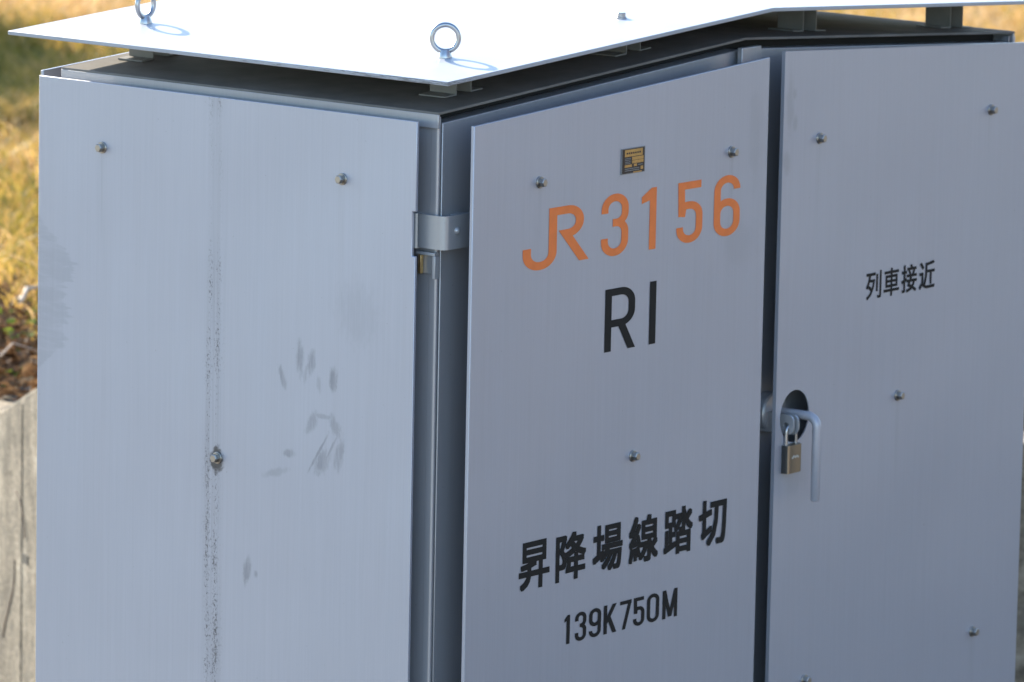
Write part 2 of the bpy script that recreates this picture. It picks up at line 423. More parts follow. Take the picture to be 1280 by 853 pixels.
prof = [(-40, ZG-0.05), (0.60, ZG-0.05), (0.60, top(0.60)), (0.0, top(0)), (-40, ZW)]
mb.prism([wp(a, z, 0) for a, z in prof], tuple(WN*0.10))
mb.build('wall_body', M_conc, wall, bevel=0.003)
mb = MB()                                   # far leg behind the cabinet
c0 = WB + WN*0.002; ring = [c0, PC, PC+N2*0.10, c0+N2*0.10+L2*0.05]
mb.prism([(p.x, p.y, ZG-0.05) for p in ring], (0, 0, ZW-ZG+0.05)); mb.build('wall_body', M_conc, wall, bevel=0.003)
mb = MB()                                   # older stretch left of the joint, a little proud and lower
prof = [(-40, ZG-0.04), (0.148, ZG-0.04), (0.148, top(0.148)-0.012), (0.0, ZW-0.012), (-40, ZW-0.012)]
mb.prism([wp(a, z, -0.0014) for a, z in prof], tuple(WN*0.0010)); mb.build('facing_slab', M_conc, wall)
mb = MB()  # dark plate on the face, its colour painting the shade inside a tie hole
zc = -0.962
mb.prism([wp(a, z, -0.0012) for a, z in ((0.152, zc-0.007), (0.190, zc-0.005), (0.190, zc+0.008), (0.152, zc+0.006))], tuple(WN*0.0008))
mb.build('painted_tie_hole', plain('painted_hole_shade', (0.05, 0.045, 0.035), 0.9), wall)
# two thin dead creepers clinging to the face
M_root = plain('dead_creeper', (0.17, 0.10, 0.065), 0.8)
creeper = MB()
wallpt = lambda a, z, off=-0.0022: wp(a, z, off)
creeper.tube([wallpt(0.113, -0.87, -0.002), wallpt(0.14, -0.875, -0.002), wallpt(0.165, -0.90, -0.002), wallpt(0.172, -0.93, -0.002)], 0.0008, 6)
creeper.tube([wallpt(0.108, -0.975), wallpt(0.110, -1.00), wallpt(0.100, -1.025), wallpt(0.075, -1.055), wallpt(0.05, -1.085), wallpt(0.035, -1.11)], 0.0008, 6)
tag(creeper.build('dead_creeper', M_root), 'thin brown dead creeper stems clinging to the concrete wall face', 'plant')

# ---- dry grass on the bank
rng = np.random.default_rng(7)
def grass_points(n, d0, d1, marg):
    D = np.sqrt(rng.uniform(d0**2, d1**2, n)); lim = 0.0854*D*1.05 + marg
    l = rng.uniform(-1, 1, n)*lim
    fx, fy = math.cos(YAW), math.sin(YAW)
    return CAM.x + fx*D + fy*l, CAM.y + fy*D - fx*l, D
def bank_side(x, y):
    s1 = (x-WA.x)*WN.x + (y-WA.y)*WN.y
    s2 = (x-WC.x)*N2.x + (y-WC.y)*N2.y
    return s1, s2
def vnoise(x, y, f, seed):
    """smooth value noise"""
    r = np.random.default_rng(seed).random((64, 64)); u, v = x*f, y*f
    i, j = np.floor(u).astype(int), np.floor(v).astype(int); a, c = u-i, v-j
    a = a*a*(3-2*a); c = c*c*(3-2*c)
    g_ = lambda p, q_: r[p % 64, q_ % 64]
    return (g_(i,j)*(1-a)+g_(i+1,j)*a)*(1-c) + (g_(i,j+1)*(1-a)+g_(i+1,j+1)*a)*c
nt_ = 40000; per = 15
cx, cy, cD = grass_points(nt_, 8.4, 22.0, 1.1)
s1, s2 = bank_side(cx, cy); ok = (s1 > 0.20) & (s2 > 0.14)
cx, cy, cD = cx[ok], cy[ok], cD[ok]; n = len(cx)
tuft_h = 0.55 + 0.9*vnoise(cx, cy, 2.6, 3)*rng.uniform(0.6, 1.2, n)
tuft_t = np.clip(0.75*vnoise(cx, cy, 1.3, 4) + 0.35*vnoise(cx, cy, 6, 5) + rng.normal(0, 0.16, n) - 0.04, 0, 1)
lean = rng.uniform(0, 2*math.pi, n)
X = np.repeat(cx, per) + rng.normal(0, 0.024, n*per); Y = np.repeat(cy, per) + rng.normal(0, 0.024, n*per)
H = np.repeat(tuft_h, per)*rng.uniform(0.022, 0.075, n*per)
A = np.repeat(lean, per) + rng.normal(0, 1.0, n*per); S = rng.uniform(0.3, 1.6, n*per)*H
W = rng.uniform(0.0012, 0.0028, n*per); FA = rng.uniform(0, math.pi, n*per)
T = np.clip(np.repeat(tuft_t, per) + rng.normal(0, 0.17, n*per), 0, 1)
nb = n*per
V = np.zeros((nb, 5, 3), dtype=np.float32)
dx, dy = np.cos(A), np.sin(A); wx, wy = np.cos(FA)*W, np.sin(FA)*W
V[:,0] = np.stack([X-wx, Y-wy, np.full(nb, ZU)], 1); V[:,1] = np.stack([X+wx, Y+wy, np.full(nb, ZU)], 1)
mx, my, mz = X+dx*S*0.35, Y+dy*S*0.35, ZU+H*0.62
V[:,2] = np.stack([mx-wx*0.8, my-wy*0.8, mz], 1); V[:,3] = np.stack([mx+wx*0.8, my+wy*0.8, mz], 1)
V[:,4] = np.stack([X+dx*S, Y+dy*S, ZU+H], 1)
base = (np.arange(nb)*5)[:, None]
F = (base[:, None, :] + np.array([[0,1,3],[0,3,2],[2,3,4]])[None]).reshape(-1, 3)
me = bpy.data.meshes.new('dry_grass')
me.vertices.add(nb*5); me.vertices.foreach_set('co', V.reshape(-1))
me.loops.add(len(F)*3); me.loops.foreach_set('vertex_index', F.reshape(-1).astype(np.int32))
me.polygons.add(len(F)); me.polygons.foreach_set('loop_start', np.arange(len(F), dtype=np.int32)*3)
at = me.attributes.new('tint', 'FLOAT', 'POINT'); at.data.foreach_set('value', np.repeat(T, 5).astype(np.float32))
me.update(calc_edges=True); me.validate()
M_grass, t, b = new_mat('dry_grass_blades')
an = N(t, 'ShaderNodeAttribute', attribute_name='tint')
gc = ramp_(t, an.outputs['Fac'], [(0.04, (0.12, 0.13, 0.03)), (0.25, (0.36, 0.28, 0.05)), (0.45, (0.58, 0.37, 0.09)), (0.70, (0.68, 0.42, 0.16)), (0.94, (0.76, 0.56, 0.32))])
t.links.new(gc, b.inputs['Base Color']); b.inputs['Roughness'].default_value = 0.55; b.inputs['Specular IOR Level'].default_value = 0.3
tr = N(t, 'ShaderNodeBsdfTranslucent'); t.links.new(gc, tr.inputs['Color'])
mxs = t.nodes.new('ShaderNodeMixShader'); mxs.inputs[0].default_value = 0.5
t.links.new(b.outputs[0], mxs.inputs[1]); t.links.new(tr.outputs[0], mxs.inputs[2])
t.links.new(mxs.outputs[0], t.nodes['Material Output'].inputs['Surface'])
me.materials.append(M_grass)
go = bpy.data.objects.new('dry_grass', me); COL.objects.link(go); tag(go, 'golden dry winter grass with green patches covering the bank', 'grass', kind='stuff')

# ---- leaf litter, dead twigs and a weed along the wall top
random.seed(11)
def leaf_mesh(mb, c, L, W_, yaw, pitch, roll, curl, mi=0):
    R = Matrix.Rotation(yaw, 3, 'Z') @ Matrix.Rotation(pitch, 3, 'Y') @ Matrix.Rotation(roll, 3, 'X')
    prof = [(0, 0.05), (0.22, 0.75), (0.48, 1.0), (0.75, 0.65), (1.0, 0.04)]
    vs_ = []
    for u, wd in prof:
        zz = curl*L*(u*(1-u))*1.6
        for sgn in (-1, 0, 1):
            vs_.append(Vector(c) + R @ Vector((u*L, sgn*wd*W_*0.5, zz + abs(sgn)*wd*W_*0.22)))
    fs = []
    for i in range(4):
        for j in range(2): fs.append((i*3+j, i*3+j+1, i*3+j+4, i*3+j+3))
    mb.add(vs_, fs, mi)
def leafy(name, stops, transl=0.35):
    mt, t, b = new_mat(name); tc = t.nodes.new('ShaderNodeTexCoord')
    col = ramp_(t, noise_(t, tc.outputs['Object'], 38, 3), stops)
    t.links.new(col, b.inputs['Base Color']); b.inputs['Roughness'].default_value = 0.85; b.inputs['Specular IOR Level'].default_value = 0.15
    tr = N(t, 'ShaderNodeBsdfTranslucent'); t.links.new(col, tr.inputs['Color'])
    mx_ = t.nodes.new('ShaderNodeMixShader'); mx_.inputs[0].default_value = transl
    t.links.new(b.outputs[0], mx_.inputs[1]); t.links.new(tr.outputs[0], mx_.inputs[2]); t.links.new(mx_.outputs[0], t.nodes['Material Output'].inputs['Surface'])
    return mt
M_dead = leafy('dead_leaves', [(0.3, (0.05, 0.03, 0.018)), (0.5, (0.18, 0.095, 0.045)), (0.7, (0.40, 0.24, 0.12))], 0.2)
M_green = leafy('weed_leaves', [(0.3, (0.08, 0.13, 0.02)), (0.7, (0.26, 0.32, 0.04))], 0.45)
M_twig = plain('bleached_twig', (0.62, 0.47, 0.33), 0.7, 0, 0.25, 40)
lit = MB()
for i in range(1300):
    a, s = random.uniform(-1.4, 0.5), 0.022 + 0.235*random.random()**1.25
    p = WA + WU*a + WN*s
    leaf_mesh(lit, (p.x, p.y, (ZU if s > 0.1 else top(a)) + random.uniform(0.004, 0.035) + (0.12*max(a, 0) if s > 0.1 else 0)), random.uniform(0.022, 0.05), random.uniform(0.012, 0.026), random.uniform(0, 6.3), random.uniform(-0.8, 0.5), random.uniform(-0.7, 0.7), random.uniform(-0.6, 0.8))
for i in range(500):                                                  # drifted against the foot of the far leg
    a, s = random.uniform(0.2, 3.0), -abs(random.gauss(0, 0.13)) - 0.01
    p = WB + L2*a + N2*s
    leaf_mesh(lit, (p.x, p.y, ZG + max(0.0, 0.20+s*0.9)*random.random() + 0.01), random.uniform(0.03, 0.06), random.uniform(0.014, 0.03), random.uniform(0, 6.3), random.uniform(-0.8, 0.5), random.uniform(-0.7, 0.7), random.uniform(-0.6, 0.8))
tag(lit.build('leaf_litter', M_dead, fix=False), 'brown fallen leaves drifted along the top and foot of the concrete wall', 'leaves', kind='stuff')
# twigs (each a thing)
def at(x, y, z): return Vector((x, y, ZU+z))
twigs = [([at(2.02,2.50,0.055), at(2.10,2.56,0.062), at(2.16,2.58,0.058), at(2.26,2.60,0.05)], 0.0045, 'bleached dead stem lying along the grass edge above the wall'),
         ([at(2.20,2.62,0.085), at(2.215,2.60,0.080), at(2.21,2.585,0.060), at(2.20,2.575,0.02)], 0.0048, 'bleached bent stem hooking down beside the cabinet edge'),
         ([at(1.66,2.21,0.045), at(1.70,2.22,0.06), at(1.74,2.215,0.045), at(1.80,2.20,0.02)], 0.0013, 'thin pale twig lying among leaves just above the wall top')]
for path, r, lab in twigs:
    tw = MB(); n_ = len(path)
    tw.rings([(p + Vector((0,0,0.002*random.uniform(-1,1))), r*(1-0.35*i/n_)) for i, p in enumerate(path)], 7)
    tag(tw.build('dead_twig', M_twig), lab, 'twig')
def weed(x, y, lab, nl, h, sz):
    c = at(x, y, 0)
    r_ = empty('weed_plant', c, lab, 'plant', 'small weeds behind the wall')
    st_ = MB(); lf = MB()
    for k in range(3):
        th = 2.1*k+x*9; tip = c + Vector((math.cos(th)*h*0.45, math.sin(th)*h*0.45, h*random.uniform(0.7, 1)))
        st_.rings([(c, 0.0016), ((c+tip)/2 + Vector((0,0,h*0.12)), 0.0013), (tip, 0.0008)], 6)
        for j in range(nl):
            u = (j+1)/nl; q_ = c.lerp(tip, u) + Vector((0,0,h*0.10*(1-abs(2*u-1))))
            leaf_mesh(lf, q_, sz*random.uniform(0.7, 1.1), sz*0.75, random.uniform(0, 6.3), random.uniform(-0.5, 0.1), random.uniform(-0.4, 0.4), 0.2)
    st_.build('stem', M_root, r_); lf.build('leaf_cluster', M_green, r_, fix=False)
weed(1.80, 2.30, 'yellow green weed with round leaves sprouting behind the wall top', 4, 0.085, 0.021)
weed(1.60, 2.135, 'small darker green weed at the wall edge near the photo left', 4, 0.05, 0.02)
weed(1.93, 2.39, 'sparse green weed between dead leaves close to the cabinet edge', 3, 0.07, 0.016)

# ---- shrubs: one dark bush far behind the cabinet on the right, one left of the view that shades the bank
M_shrub = leafy('shrub_leaves', [(0.3, (0.025, 0.04, 0.018)), (0.7, (0.07, 0.095, 0.035))], 0.25)
M_bark = plain('shrub_bark', (0.10, 0.075, 0.05), 0.9)
def shrub(c, rx, rz, nleaf, lab, seed, name='shrub', big=1.0):
    r0 = random.Random(seed); c = Vector(c)
    r_ = empty(name, c, lab, 'shrub')
    st_ = MB(); cl = []
    for k in range(9):
        th, ph = r0.uniform(0, 6.28), r0.uniform(0.2, 1.3)
        tip = c + Vector((math.cos(th)*rx*math.cos(ph)*0.8, math.sin(th)*rx*math.cos(ph)*0.8, rz*(0.5+0.9*math.sin(ph))))
        st_.rings([(c, 0.022), (c.lerp(tip, 0.5)+Vector((0,0,0.06*rz)), 0.013), (tip, 0.005)], 7); cl.append(tip)
        for q_ in range(3):
            t2 = c.lerp(tip, r0.uniform(0.5, 0.9)) + Vector((r0.gauss(0, rx*0.3), r0.gauss(0, rx*0.3), r0.gauss(0, rz*0.2))); cl.append(t2)
            st_.rings([(c.lerp(tip, 0.5), 0.008), (t2, 0.003)], 6)
    st_.build('stem', M_bark, r_)
    lf = MB()
    for i in range(nleaf):
        q_ = r0.choice(cl); p = q_ + Vector((r0.gauss(0, rx*0.17), r0.gauss(0, rx*0.17), r0.gauss(0, rz*0.16)))
        if p.z < c.z + 0.01: p.z = c.z + 0.01 + r0.random()*0.05
        leaf_mesh(lf, p, big*r0.uniform(0.03, 0.06), big*r0.uniform(0.014, 0.026), r0.uniform(0, 6.28), r0.uniform(-0.9, 0.9), r0.uniform(-0.9, 0.9), 0.2)
    lf.build('foliage', M_shrub, r_, fix=False)


shrub((8.0, 4.05, ZU), 0.55, 0.75, 4200, 'dark evergreen shrub standing on the grass far behind the cabinet on the right', 5)
shrub((4.92, 6.40, ZU), 0.43, 0.56, 15000, 'dense dark evergreen shrub left of the view shading the grass bank', 9, big=2.0)

# ---- added row of unseen conifers, blocks sky and throws warm light on the doors
def conifer(x, y, h, lab, seed):
    r0 = random.Random(seed); c = Vector((x, y, ZG)); r_ = empty('added_conifer', c, lab, 'tree', 'added conifers shaping the door light')
    st_ = MB(); st_.rings([(c, 0.16), (c+Vector((0.05,0,h*0.5)), 0.10), (c+Vector((0,0.03,h)), 0.02)], 9)
    lf = MB()
    for k in range(46):
        u = 0.06+0.90*k/46; L_ = (1-u)*1.75+0.18; th = k*2.4+r0.random()
        a = c+Vector((0,0,h*u)); tip = a+Vector((math.cos(th)*L_, math.sin(th)*L_, -0.25*L_+0.1))
        st_.rings([(a, 0.03*(1-u)+0.008), (tip, 0.004)], 5)
        for j in range(42):
            v = r0.uniform(0.15, 1.05); s2 = (1-v*0.6)*0.42
            leaf_mesh(lf, a.lerp(tip, v)+Vector((r0.gauss(0,s2*0.5), r0.gauss(0,s2*0.5), r0.gauss(0,0.12))), r0.uniform(0.18, 0.34), r0.uniform(0.09, 0.16), r0.uniform(0, 6.28), r0.uniform(-0.2, 0.9), r0.uniform(-0.7, 0.7), 0.2)
    st_.build('trunk', M_bark, r_); lf.build('crown', M_russet, r_, fix=False)
M_russet = leafy('added_russet_needles', [(0.3, (0.21, 0.075, 0.045)), (0.7, (0.38, 0.15, 0.095))], 0.2)
for k, (x, y, h) in enumerate(((-2.6,-9.6,8.4), (-0.4,-9.1,9.2), (1.8,-9.7,8.8), (4.0,-9.0,9.4), (6.2,-9.5,8.6), (8.4,-8.8,9.1), (10.6,-9.3,8.5))):
    conifer(x, y, h, 'tall russet brown conifer, added out of view to shape the light on the doors', 20+k)

# ------------------------------------------------------------------ the cabinet
cab = empty('trackside_cabinet', BASE, 'grey gable roofed trackside equipment cabinet with orange and black lettering on its doors', 'cabinet')
X0, X1, YF, YB = -0.010, 1.119, 0.0076, 0.556
AX, SL = 0.5545, 0.0655                                  # ridge position, roof slope
def zc_(x, z0=0.0093, x0=-0.0145): return z0 + SL*(min(x, 2*AX-x) - x0)     # top of the roof sheet
def gable(mb, x0, x1, y0, y1, zt, zb, mi=0):
    """gabled slab: zt(x) upper surface, zb(x) lower surface"""
    xs = [x0, AX, x1]
    mb.prism([(x, y0, zt(x)) for x in xs] + [(x, y0, zb(x)) for x in reversed(xs)], (0, y1-y0, 0), mi=mi)
# plinth, carcass
mb = MB(); mb.box(X0+0.02, X1-0.02, YF+0.03, YB-0.02, -1.2, -1.10); mb.build('plinth', M_body, cab, bevel=0.003)
mb = MB()
mb.box(X0, X0+0.004, YF+0.0102, YB, -1.10, -0.004)                       # left skin
mb.box(X1-0.004, X1, YF+0.0102, YB, -1.10, -0.004)
mb.box(X0+0.004, X1-0.004, YB-0.004, YB, -1.10, -0.004)
mb.box(X0+0.004, X1-0.004, YF+0.03, YB-0.004, -1.10, -1.096)
mb.build('carcass', M_body, cab)
# corner posts, rounded on the outside
for s, xa in ((1, X0), (-1, X1)):
    mb = MB(); r = 0.0026
    arc = [(xa+s*(r-r*math.cos(a)), YF+r-r*math.sin(a)) for a in [k*math.pi/12 for k in range(7)]]
    pl = [(xa, YF+0.010)] + arc + [(xa+s*0.0040, YF), (xa+s*0.0040, YF+0.010)]
    mb.prism([(x, y, -1.10) for x, y in pl], (0, 0, 1.10-0.0085+0.012)); mb.build('corner_post', M_body, cab)
# black sheet behind the doors, between the posts and under the roof sheet
mb = MB(); gable(mb, X0+0.0045, X1-0.0045, 0.030, 0.034, lambda x: zc_(x)-0.0045, lambda x: -1.09); mb.build('gap_backing', M_black, cab, smooth=False)
# roof sheet with turned down ends
mb = MB(); gable(mb, -0.0145, 1.1235, 0.004, 0.560, zc_, lambda x: zc_(x)-0.0030); mb.build('roof_plate', M_cap, cab, bevel=0.0006)
mb = MB()
mb.box(-0.0147, -0.0117, 0.0045, 0.5605, -0.0088, 0.0068); mb.build('roof_skirt', M_body, cab, bevel=0.0006)
mb = MB(); mb.box(1.1207, 1.1237, 0.0045, 0.5605, -0.0088, 0.0068); mb.build('roof_skirt', M_body, cab, bevel=0.0006)
# inner door leaves
SD = 0.066
def zd(x): return -0.0036 + SD*(min(x, 2*AX-x) + 0.003)
mb = MB(); mb.prism([(-0.0028, YF, -1.085), (0.5470, YF, -1.085), (0.5470, YF, zd(0.547)), (-0.0028, YF, zd(-0.0028))], (0, 0.020, 0))
d1 = mb.build('door', M_body, cab, bevel=0.0010)
mb = MB()
mb.prism([(0.5760, YF, -1.085), (1.1120, YF, -1.085), (1.1120, YF, zd(1.112)), (0.5760, YF, zd(0.576))], (0, 0.020, 0))
d2 = mb.build('door', M_body, cab, bevel=0.0010)
mb = MB(); mb.box(0.5365, 0.5750, -0.0040, 0.0030, -1.085, 0.0362); mb.build('door_astragal', M_body, cab, bevel=0.0008)

# ---- sun shield canopy on hat brackets
CXL, CXR, CYF, CYB, CZ, CS = -0.047, 1.156, -0.034, 0.614, 0.049, 0.0592
def zk(x): return CZ + CS*(min(x, 2*AX-x) - CXL)
mb = MB(); gable(mb, CXL, CXR, CYF, CYB, zk, lambda x: zk(x)-0.0046); can = mb.build('canopy', M_canopy, cab, bevel=0.0007)
def hat(x, y0, L=0.037):
    sg = 1 if x < AX else -1
    mb = MB(); t_ = 0.0016
    def zz(xx, base): return base(xx)
    w_, f_ = 0.0125, 0.021
    low = lambda xx: zc_(xx)+0.0004; up = lambda xx: zk(xx)-0.0050
    prof = [(x-w_-f_, low(x-w_-f_)), (x-w_, low(x-w_)), (x-w_, up(x-w_)), (x+w_, up(x+w_)), (x+w_, low(x+w_)), (x+w_+f_, low(x+w_+f_)),
            (x+w_+f_, low(x+w_+f_)+t_), (x+w_+t_, low(x+w_)+t_), (x+w_+t_, up(x+w_)+0.0002), (x-w_-t_, up(x-w_)+0.0002), (x-w_-t_, low(x-w_)+t_), (x-w_-f_, low(x-w_-f_)+t_)]
    mb.prism([(a, y0, c) for a, c in prof], (0, L, 0))
    return mb.build('canopy_bracket', M_bracket, cab, smooth=False)
BR = [0.090, 0.402, 0.752, 1.066]
for bx in BR: hat(bx, 0.053)
for bx in BR: hat(bx, 0.500)
# eye bolts (one at each corner) and plain bolts on the canopy
def eye_bolt(x, y, yaw):
    z = zk(x); c = Vector((x, y, z))
    ax = Vector((math.cos(yaw), math.sin(yaw), 0))
    mb = MB()
    mb.rings([(c-Vector((0,0,0.002)), 0.0078), (c+Vector((0,0,0.001)), 0.0078), (c+Vector((0,0,0.0045)), 0.0068), (c+Vector((0,0,0.0085)), 0.0052)], 20)
    mb.torus(c+Vector((0,0,0.0215)), ax, (0,0,1), 0.0148, 0.0030)
    return mb.build('eye_bolt', M_zinc, can, loc=c)
vx = Vector((1, 0, 0))
eye_bolt(0.0785, 0.0715, math.atan2(-0.788, 0.615)+0.05)
eye_bolt(0.0798, 0.5160, math.atan2(-0.788, 0.615)+0.95)
eye_bolt(1.0780, 0.0715, math.atan2(-0.788, 0.615)-0.3)
eye_bolt(1.0780, 0.5160, 0.6)
def hexbolt(mb, c, d, r_w=0.0068, r_h=0.0050, h=0.0062, dome=False):
    c = Vector(c); d = Vector(d)
    mb.rings([(c, r_w), (c+d*0.0014, r_w), (c+d*0.0018, r_w*0.93)], 22)
    mb.rings([(c+d*0.0016, r_h*1.10), (c+d*0.0030, r_h*1.10)], 18)
    mb.rings([(c+d*0.0030, r_h), (c+d*(h+0.0012), r_h), (c+d*(h+0.0020), r_h*0.82)], 6)
for bx in (BR[1], BR[2]):
    mb = MB(); hexbolt(mb, (bx-0.002, 0.0700, zk(bx-0.002)-0.0002), (0,0,1), 0.0062, 0.0052, 0.0050); mb.build('canopy_bolt', M_zinc, can, loc=(bx-0.002, 0.07, zk(bx)))

# ---- shield panels
def bolt_at(parent, c, d, back, n=0):
    mb = MB(); hexbolt(mb, c, d); c = Vector(c); d = Vector(d)
    mb.cyl(c-d*0.001, c-d*back, 0.004, n=10)                             # stand-off to the skin behind
    return mb.build('bolt', M_steel, parent, loc=tuple(c))
tp = 0.0038
sideo = [(0.5758, 0.0), (0.0176, 0.0), (0.0176, -0.0995), (0.0225, -0.0995), (0.0225, -0.1490), (0.0176, -0.1490), (0.0176, -1.08), (0.5758, -1.08)]
mb = MB(); mb.prism([(-0.035, y, z) for y, z in sideo], (tp, 0, 0)); side = mb.build('side_panel', M_side, cab, bevel=0.0007)
for y, z in ((0.4777, -0.0738), (0.1223, -0.0738), (0.2992, -0.4098), (0.4777, -0.73), (0.1223, -0.73)): bolt_at(side, (-0.035, y, z), (-1,0,0), 0.023)
mb = MB(); mb.prism([(1.142, y, z) for y, z in ((0.5758,0.0),(0.0176,0.0),(0.0176,-1.08),(0.5758,-1.08))], (tp, 0, 0)); mb.build('side_panel', M_side, cab, bevel=0.0007)
mb = MB(); gable(mb, -0.0125, 1.1215, 0.590, 0.594, lambda x: 0.0013+CS*(min(x, 2*AX-x)+0.031), lambda x: -1.08); mb.build('rear_panel', M_front, cab, bevel=0.0007)
tf = 0.0048; PZ = 0.0560
zl = lambda x: -0.0032 + PZ*(x+0.0005)
mb = MB(); mb.prism([(-0.0008, -0.035, -1.08), (0.5490, -0.035, -1.08), (0.5490, -0.035, zl(0.549)), (-0.0008, -0.035, zl(-0.0008))], (0, tf, 0))
pA = mb.build('door_panel', M_front, cab, bevel=0.0008)
zr = lambda x: 0.0318 - 0.0594*(x-0.5795)
hole = [(0.6180+0.0295*math.cos(2*math.pi*k/48), -0.035, -0.4043+0.0312*math.sin(2*math.pi*k/48)) for k in range(48)]
mb = MB(); mb.prism([(0.5795, -0.035, -1.08), (1.1130, -0.035, -1.08), (1.1130, -0.035, zr(1.113)), (0.5795, -0.035, zr(0.5795))], (0, 0.0014, 0), holes=[hole])
mb.prism([(0.5795, -0.0336, -1.08), (1.1130, -0.0336, -1.08), (1.1130, -0.0336, zr(1.113)), (0.5795, -0.0336, zr(0.5795))], (0, tf-0.0014, 0),
         holes=[[(0.5815, -0.0336, -1.078), (1.1110, -0.0336, -1.078), (1.1110, -0.0336, zr(1.111)-0.002), (0.5815, -0.0336, zr(0.5815)-0.002)]])   # folded edge return
pB = mb.build('door_panel', M_front, cab)
for x, z in ((0.1172,-0.0763),(0.4772,-0.0763),(0.3008,-0.4092),(0.1172,-0.73),(0.4772,-0.73)): bolt_at(pA, (x, -0.035, z), (0,-1,0), 0.041)
for x, z in ((0.6534,-0.0768),(1.0160,-0.0752),(0.8324,-0.4066),(0.6530,-0.7290),(1.0125,-0.7270)): bolt_at(pB, (x, -0.035, z), (0,-1,0), 0.041)

# ---- hinge strap wrapped round the corner, lower leaf with a brass bush
def hinge(z0, z1):
    mb = MB(); th = 0.0042
    outer = fillet([(-0.0183, 0.0275), (-0.0183, -0.0100), (0.0300, -0.0100)], 0.0085, 8)
    inner = fillet([(-0.0183+th, 0.0275), (-0.0183+th, -0.0100+th), (0.0300, -0.0100+th)], 0.0045, 8)
    mb.prism([(x, y, z0) for x, y in outer + inner[::-1]], (0, 0, z1-z0))
    mb.box(-0.0135, -0.0100, 0.004, 0.027, z0+0.001, z1-0.001)            # packing against the skin
    mb.box(0.012, 0.030, -0.0059, 0.0070, z0+0.001, z1-0.001)
    h_ = mb.build('hinge', M_hinge, cab, bevel=0.0007)
    mb = MB(); mb.rings([((-0.0150, 0.0330, z0-0.001), 0.0058), ((-0.0150, 0.0330, z1), 0.0058)], 18); mb.build('hinge_knuckle', M_hinge, h_)
    c = Vector((0.0032, -0.0100, (z0+z1)/2+0.0015)); mb = MB()
    mb.rings([(c+Vector((0,0.001,0)), 0.0043), (c-Vector((0,0.0010,0)), 0.0042), (c-Vector((0,0.0026,0)), 0.0032), (c-Vector((0,0.0034,0)), 0.0014)], 18)
    mb.build('rivet', M_hinge, h_, loc=c)
    mb = MB(); ya, yb = 0.0035, 0.0300
    mb.box(-0.0185, -0.0097, ya, yb, z0-0.0075, z0-0.0040)                # top flange
    mb.box(-0.0182, -0.0097, ya-0.0006, ya+0.0035, z0-0.0330, z0-0.0076)
    mb.box(-0.0122, -0.0098, ya+0.0036, yb-0.001, z0-0.0290, z0-0.0077)
    lw = mb.build('hinge_leaf', M_hinge, h_, bevel=0.0005)
    mb = MB(); mb.box(-0.0178, -0.0128, 0.0232, 0.0272, z0-0.0290, z0-0.0078); mb.build('bush', M_brass, h_, bevel=0.0005)
hinge(-0.1415, -0.1040)

# ---- lock: escutcheon, shaft handle, hasp
LX, LZ = 0.6178, -0.4040
mb = MB(); mb.rings([((LX, YF+0.002, LZ), 0.0245), ((LX, YF-0.0130, LZ), 0.0245), ((LX, YF-0.0150, LZ), 0.0225)], 40)
esc = mb.build('lock_escutcheon', M_hinge, cab)
mb = MB()
path = fillet([(0.0, 0.0), (-0.0655, 0.0), (-0.0655, -0.0990)], 0.0125, 10)
pp = [(LX+0.0040, YF-0.004+0.0*u, LZ+0.0015+v) if i == 0 else (LX+0.0040, u+0.0005, LZ+0.0015+v) for i, (u, v) in enumerate(path)]
prof = [(p, 0.0055) for p in pp] + [((pp[-1][0], pp[-1][1], pp[-1][2]-0.0016), 0.0046)]
mb.rings(prof, 18)
mb.build('door_handle', M_handle, cab)
mb = MB()
def lug(x, ytip, th):
    zc0, hh = LZ-0.0085, 0.0120
    out = fillet([(0.0070, zc0+hh), (ytip, zc0+hh), (ytip, zc0-hh), (0.0070, zc0-hh)], 0.0085, 8)
    hol = [(x, ytip+0.0105+0.0036*math.cos(2*math.pi*k/16), zc0-0.0012+0.0036*math.sin(2*math.pi*k/16)) for k in range(16)]
    mb.prism([(x, y, z) for y, z in out], (th, 0, 0), holes=[hol])
lug(0.6015, -0.0455, 0.0030); lug(0.6075, -0.0480, 0.0030)
mb.build('hasp', M_hinge, cab, bevel=0.0005)

# ---- padlock (hangs from the hasp)
PYc = -0.0375; pc = Vector((0.6045, PYc, -0.4690))
pad = empty('padlock', pc, 'small brass padlock with steel shackle hanging from the cabinet hasp', 'padlock')
PCX = 0.6085
mb = MB()
hw, hd, zb, zt = 0.0150, 0.0068, -0.4700, -0.4365
outl = fillet([(0, -hd), (hw, -hd), (hw, hd), (-hw, hd), (-hw, -hd), (0, -hd)], 0.0045, 6)[:-1]
mb.prism([(PCX+x, PYc+y, zb) for x, y in outl], (0, 0, zt-zb)); lb = mb.build('lock_body', [M_lockbody, M_lockside], pad, bevel=0.0010)
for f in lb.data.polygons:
    if f.normal.x < -0.75: f.material_index = 1  # left-facing faces take the dark side colour
mb = MB()
r = 0.0021; xa, xb = PCX-0.0098, PCX+0.0098
zt2 = LZ-0.0100
sh = fillet([(xa, zt-0.002), (xa, zt2+0.0005), (xb, zt2+0.0005), (xb, zt-0.002)], 0.0078, 9)
mb.tube([(x, PYc, z) for x, z in sh], r, 12); mb.build('shackle', M_zinc, pad)
mb = MB()
for k, (a, c) in enumerate(((-0.0062,0.0),(-0.0035,0.0016),(-0.0005,0.0004),(0.0022,0.0016),(0.005,0.0002))):
    mb.torus((PCX+a+0.001, PYc-hd-0.0001, -0.4515+c), (1,0,0), (0,0,1), 0.0011, 0.00028, 12, 5)
mb.build('engraving', M_mark, pad)

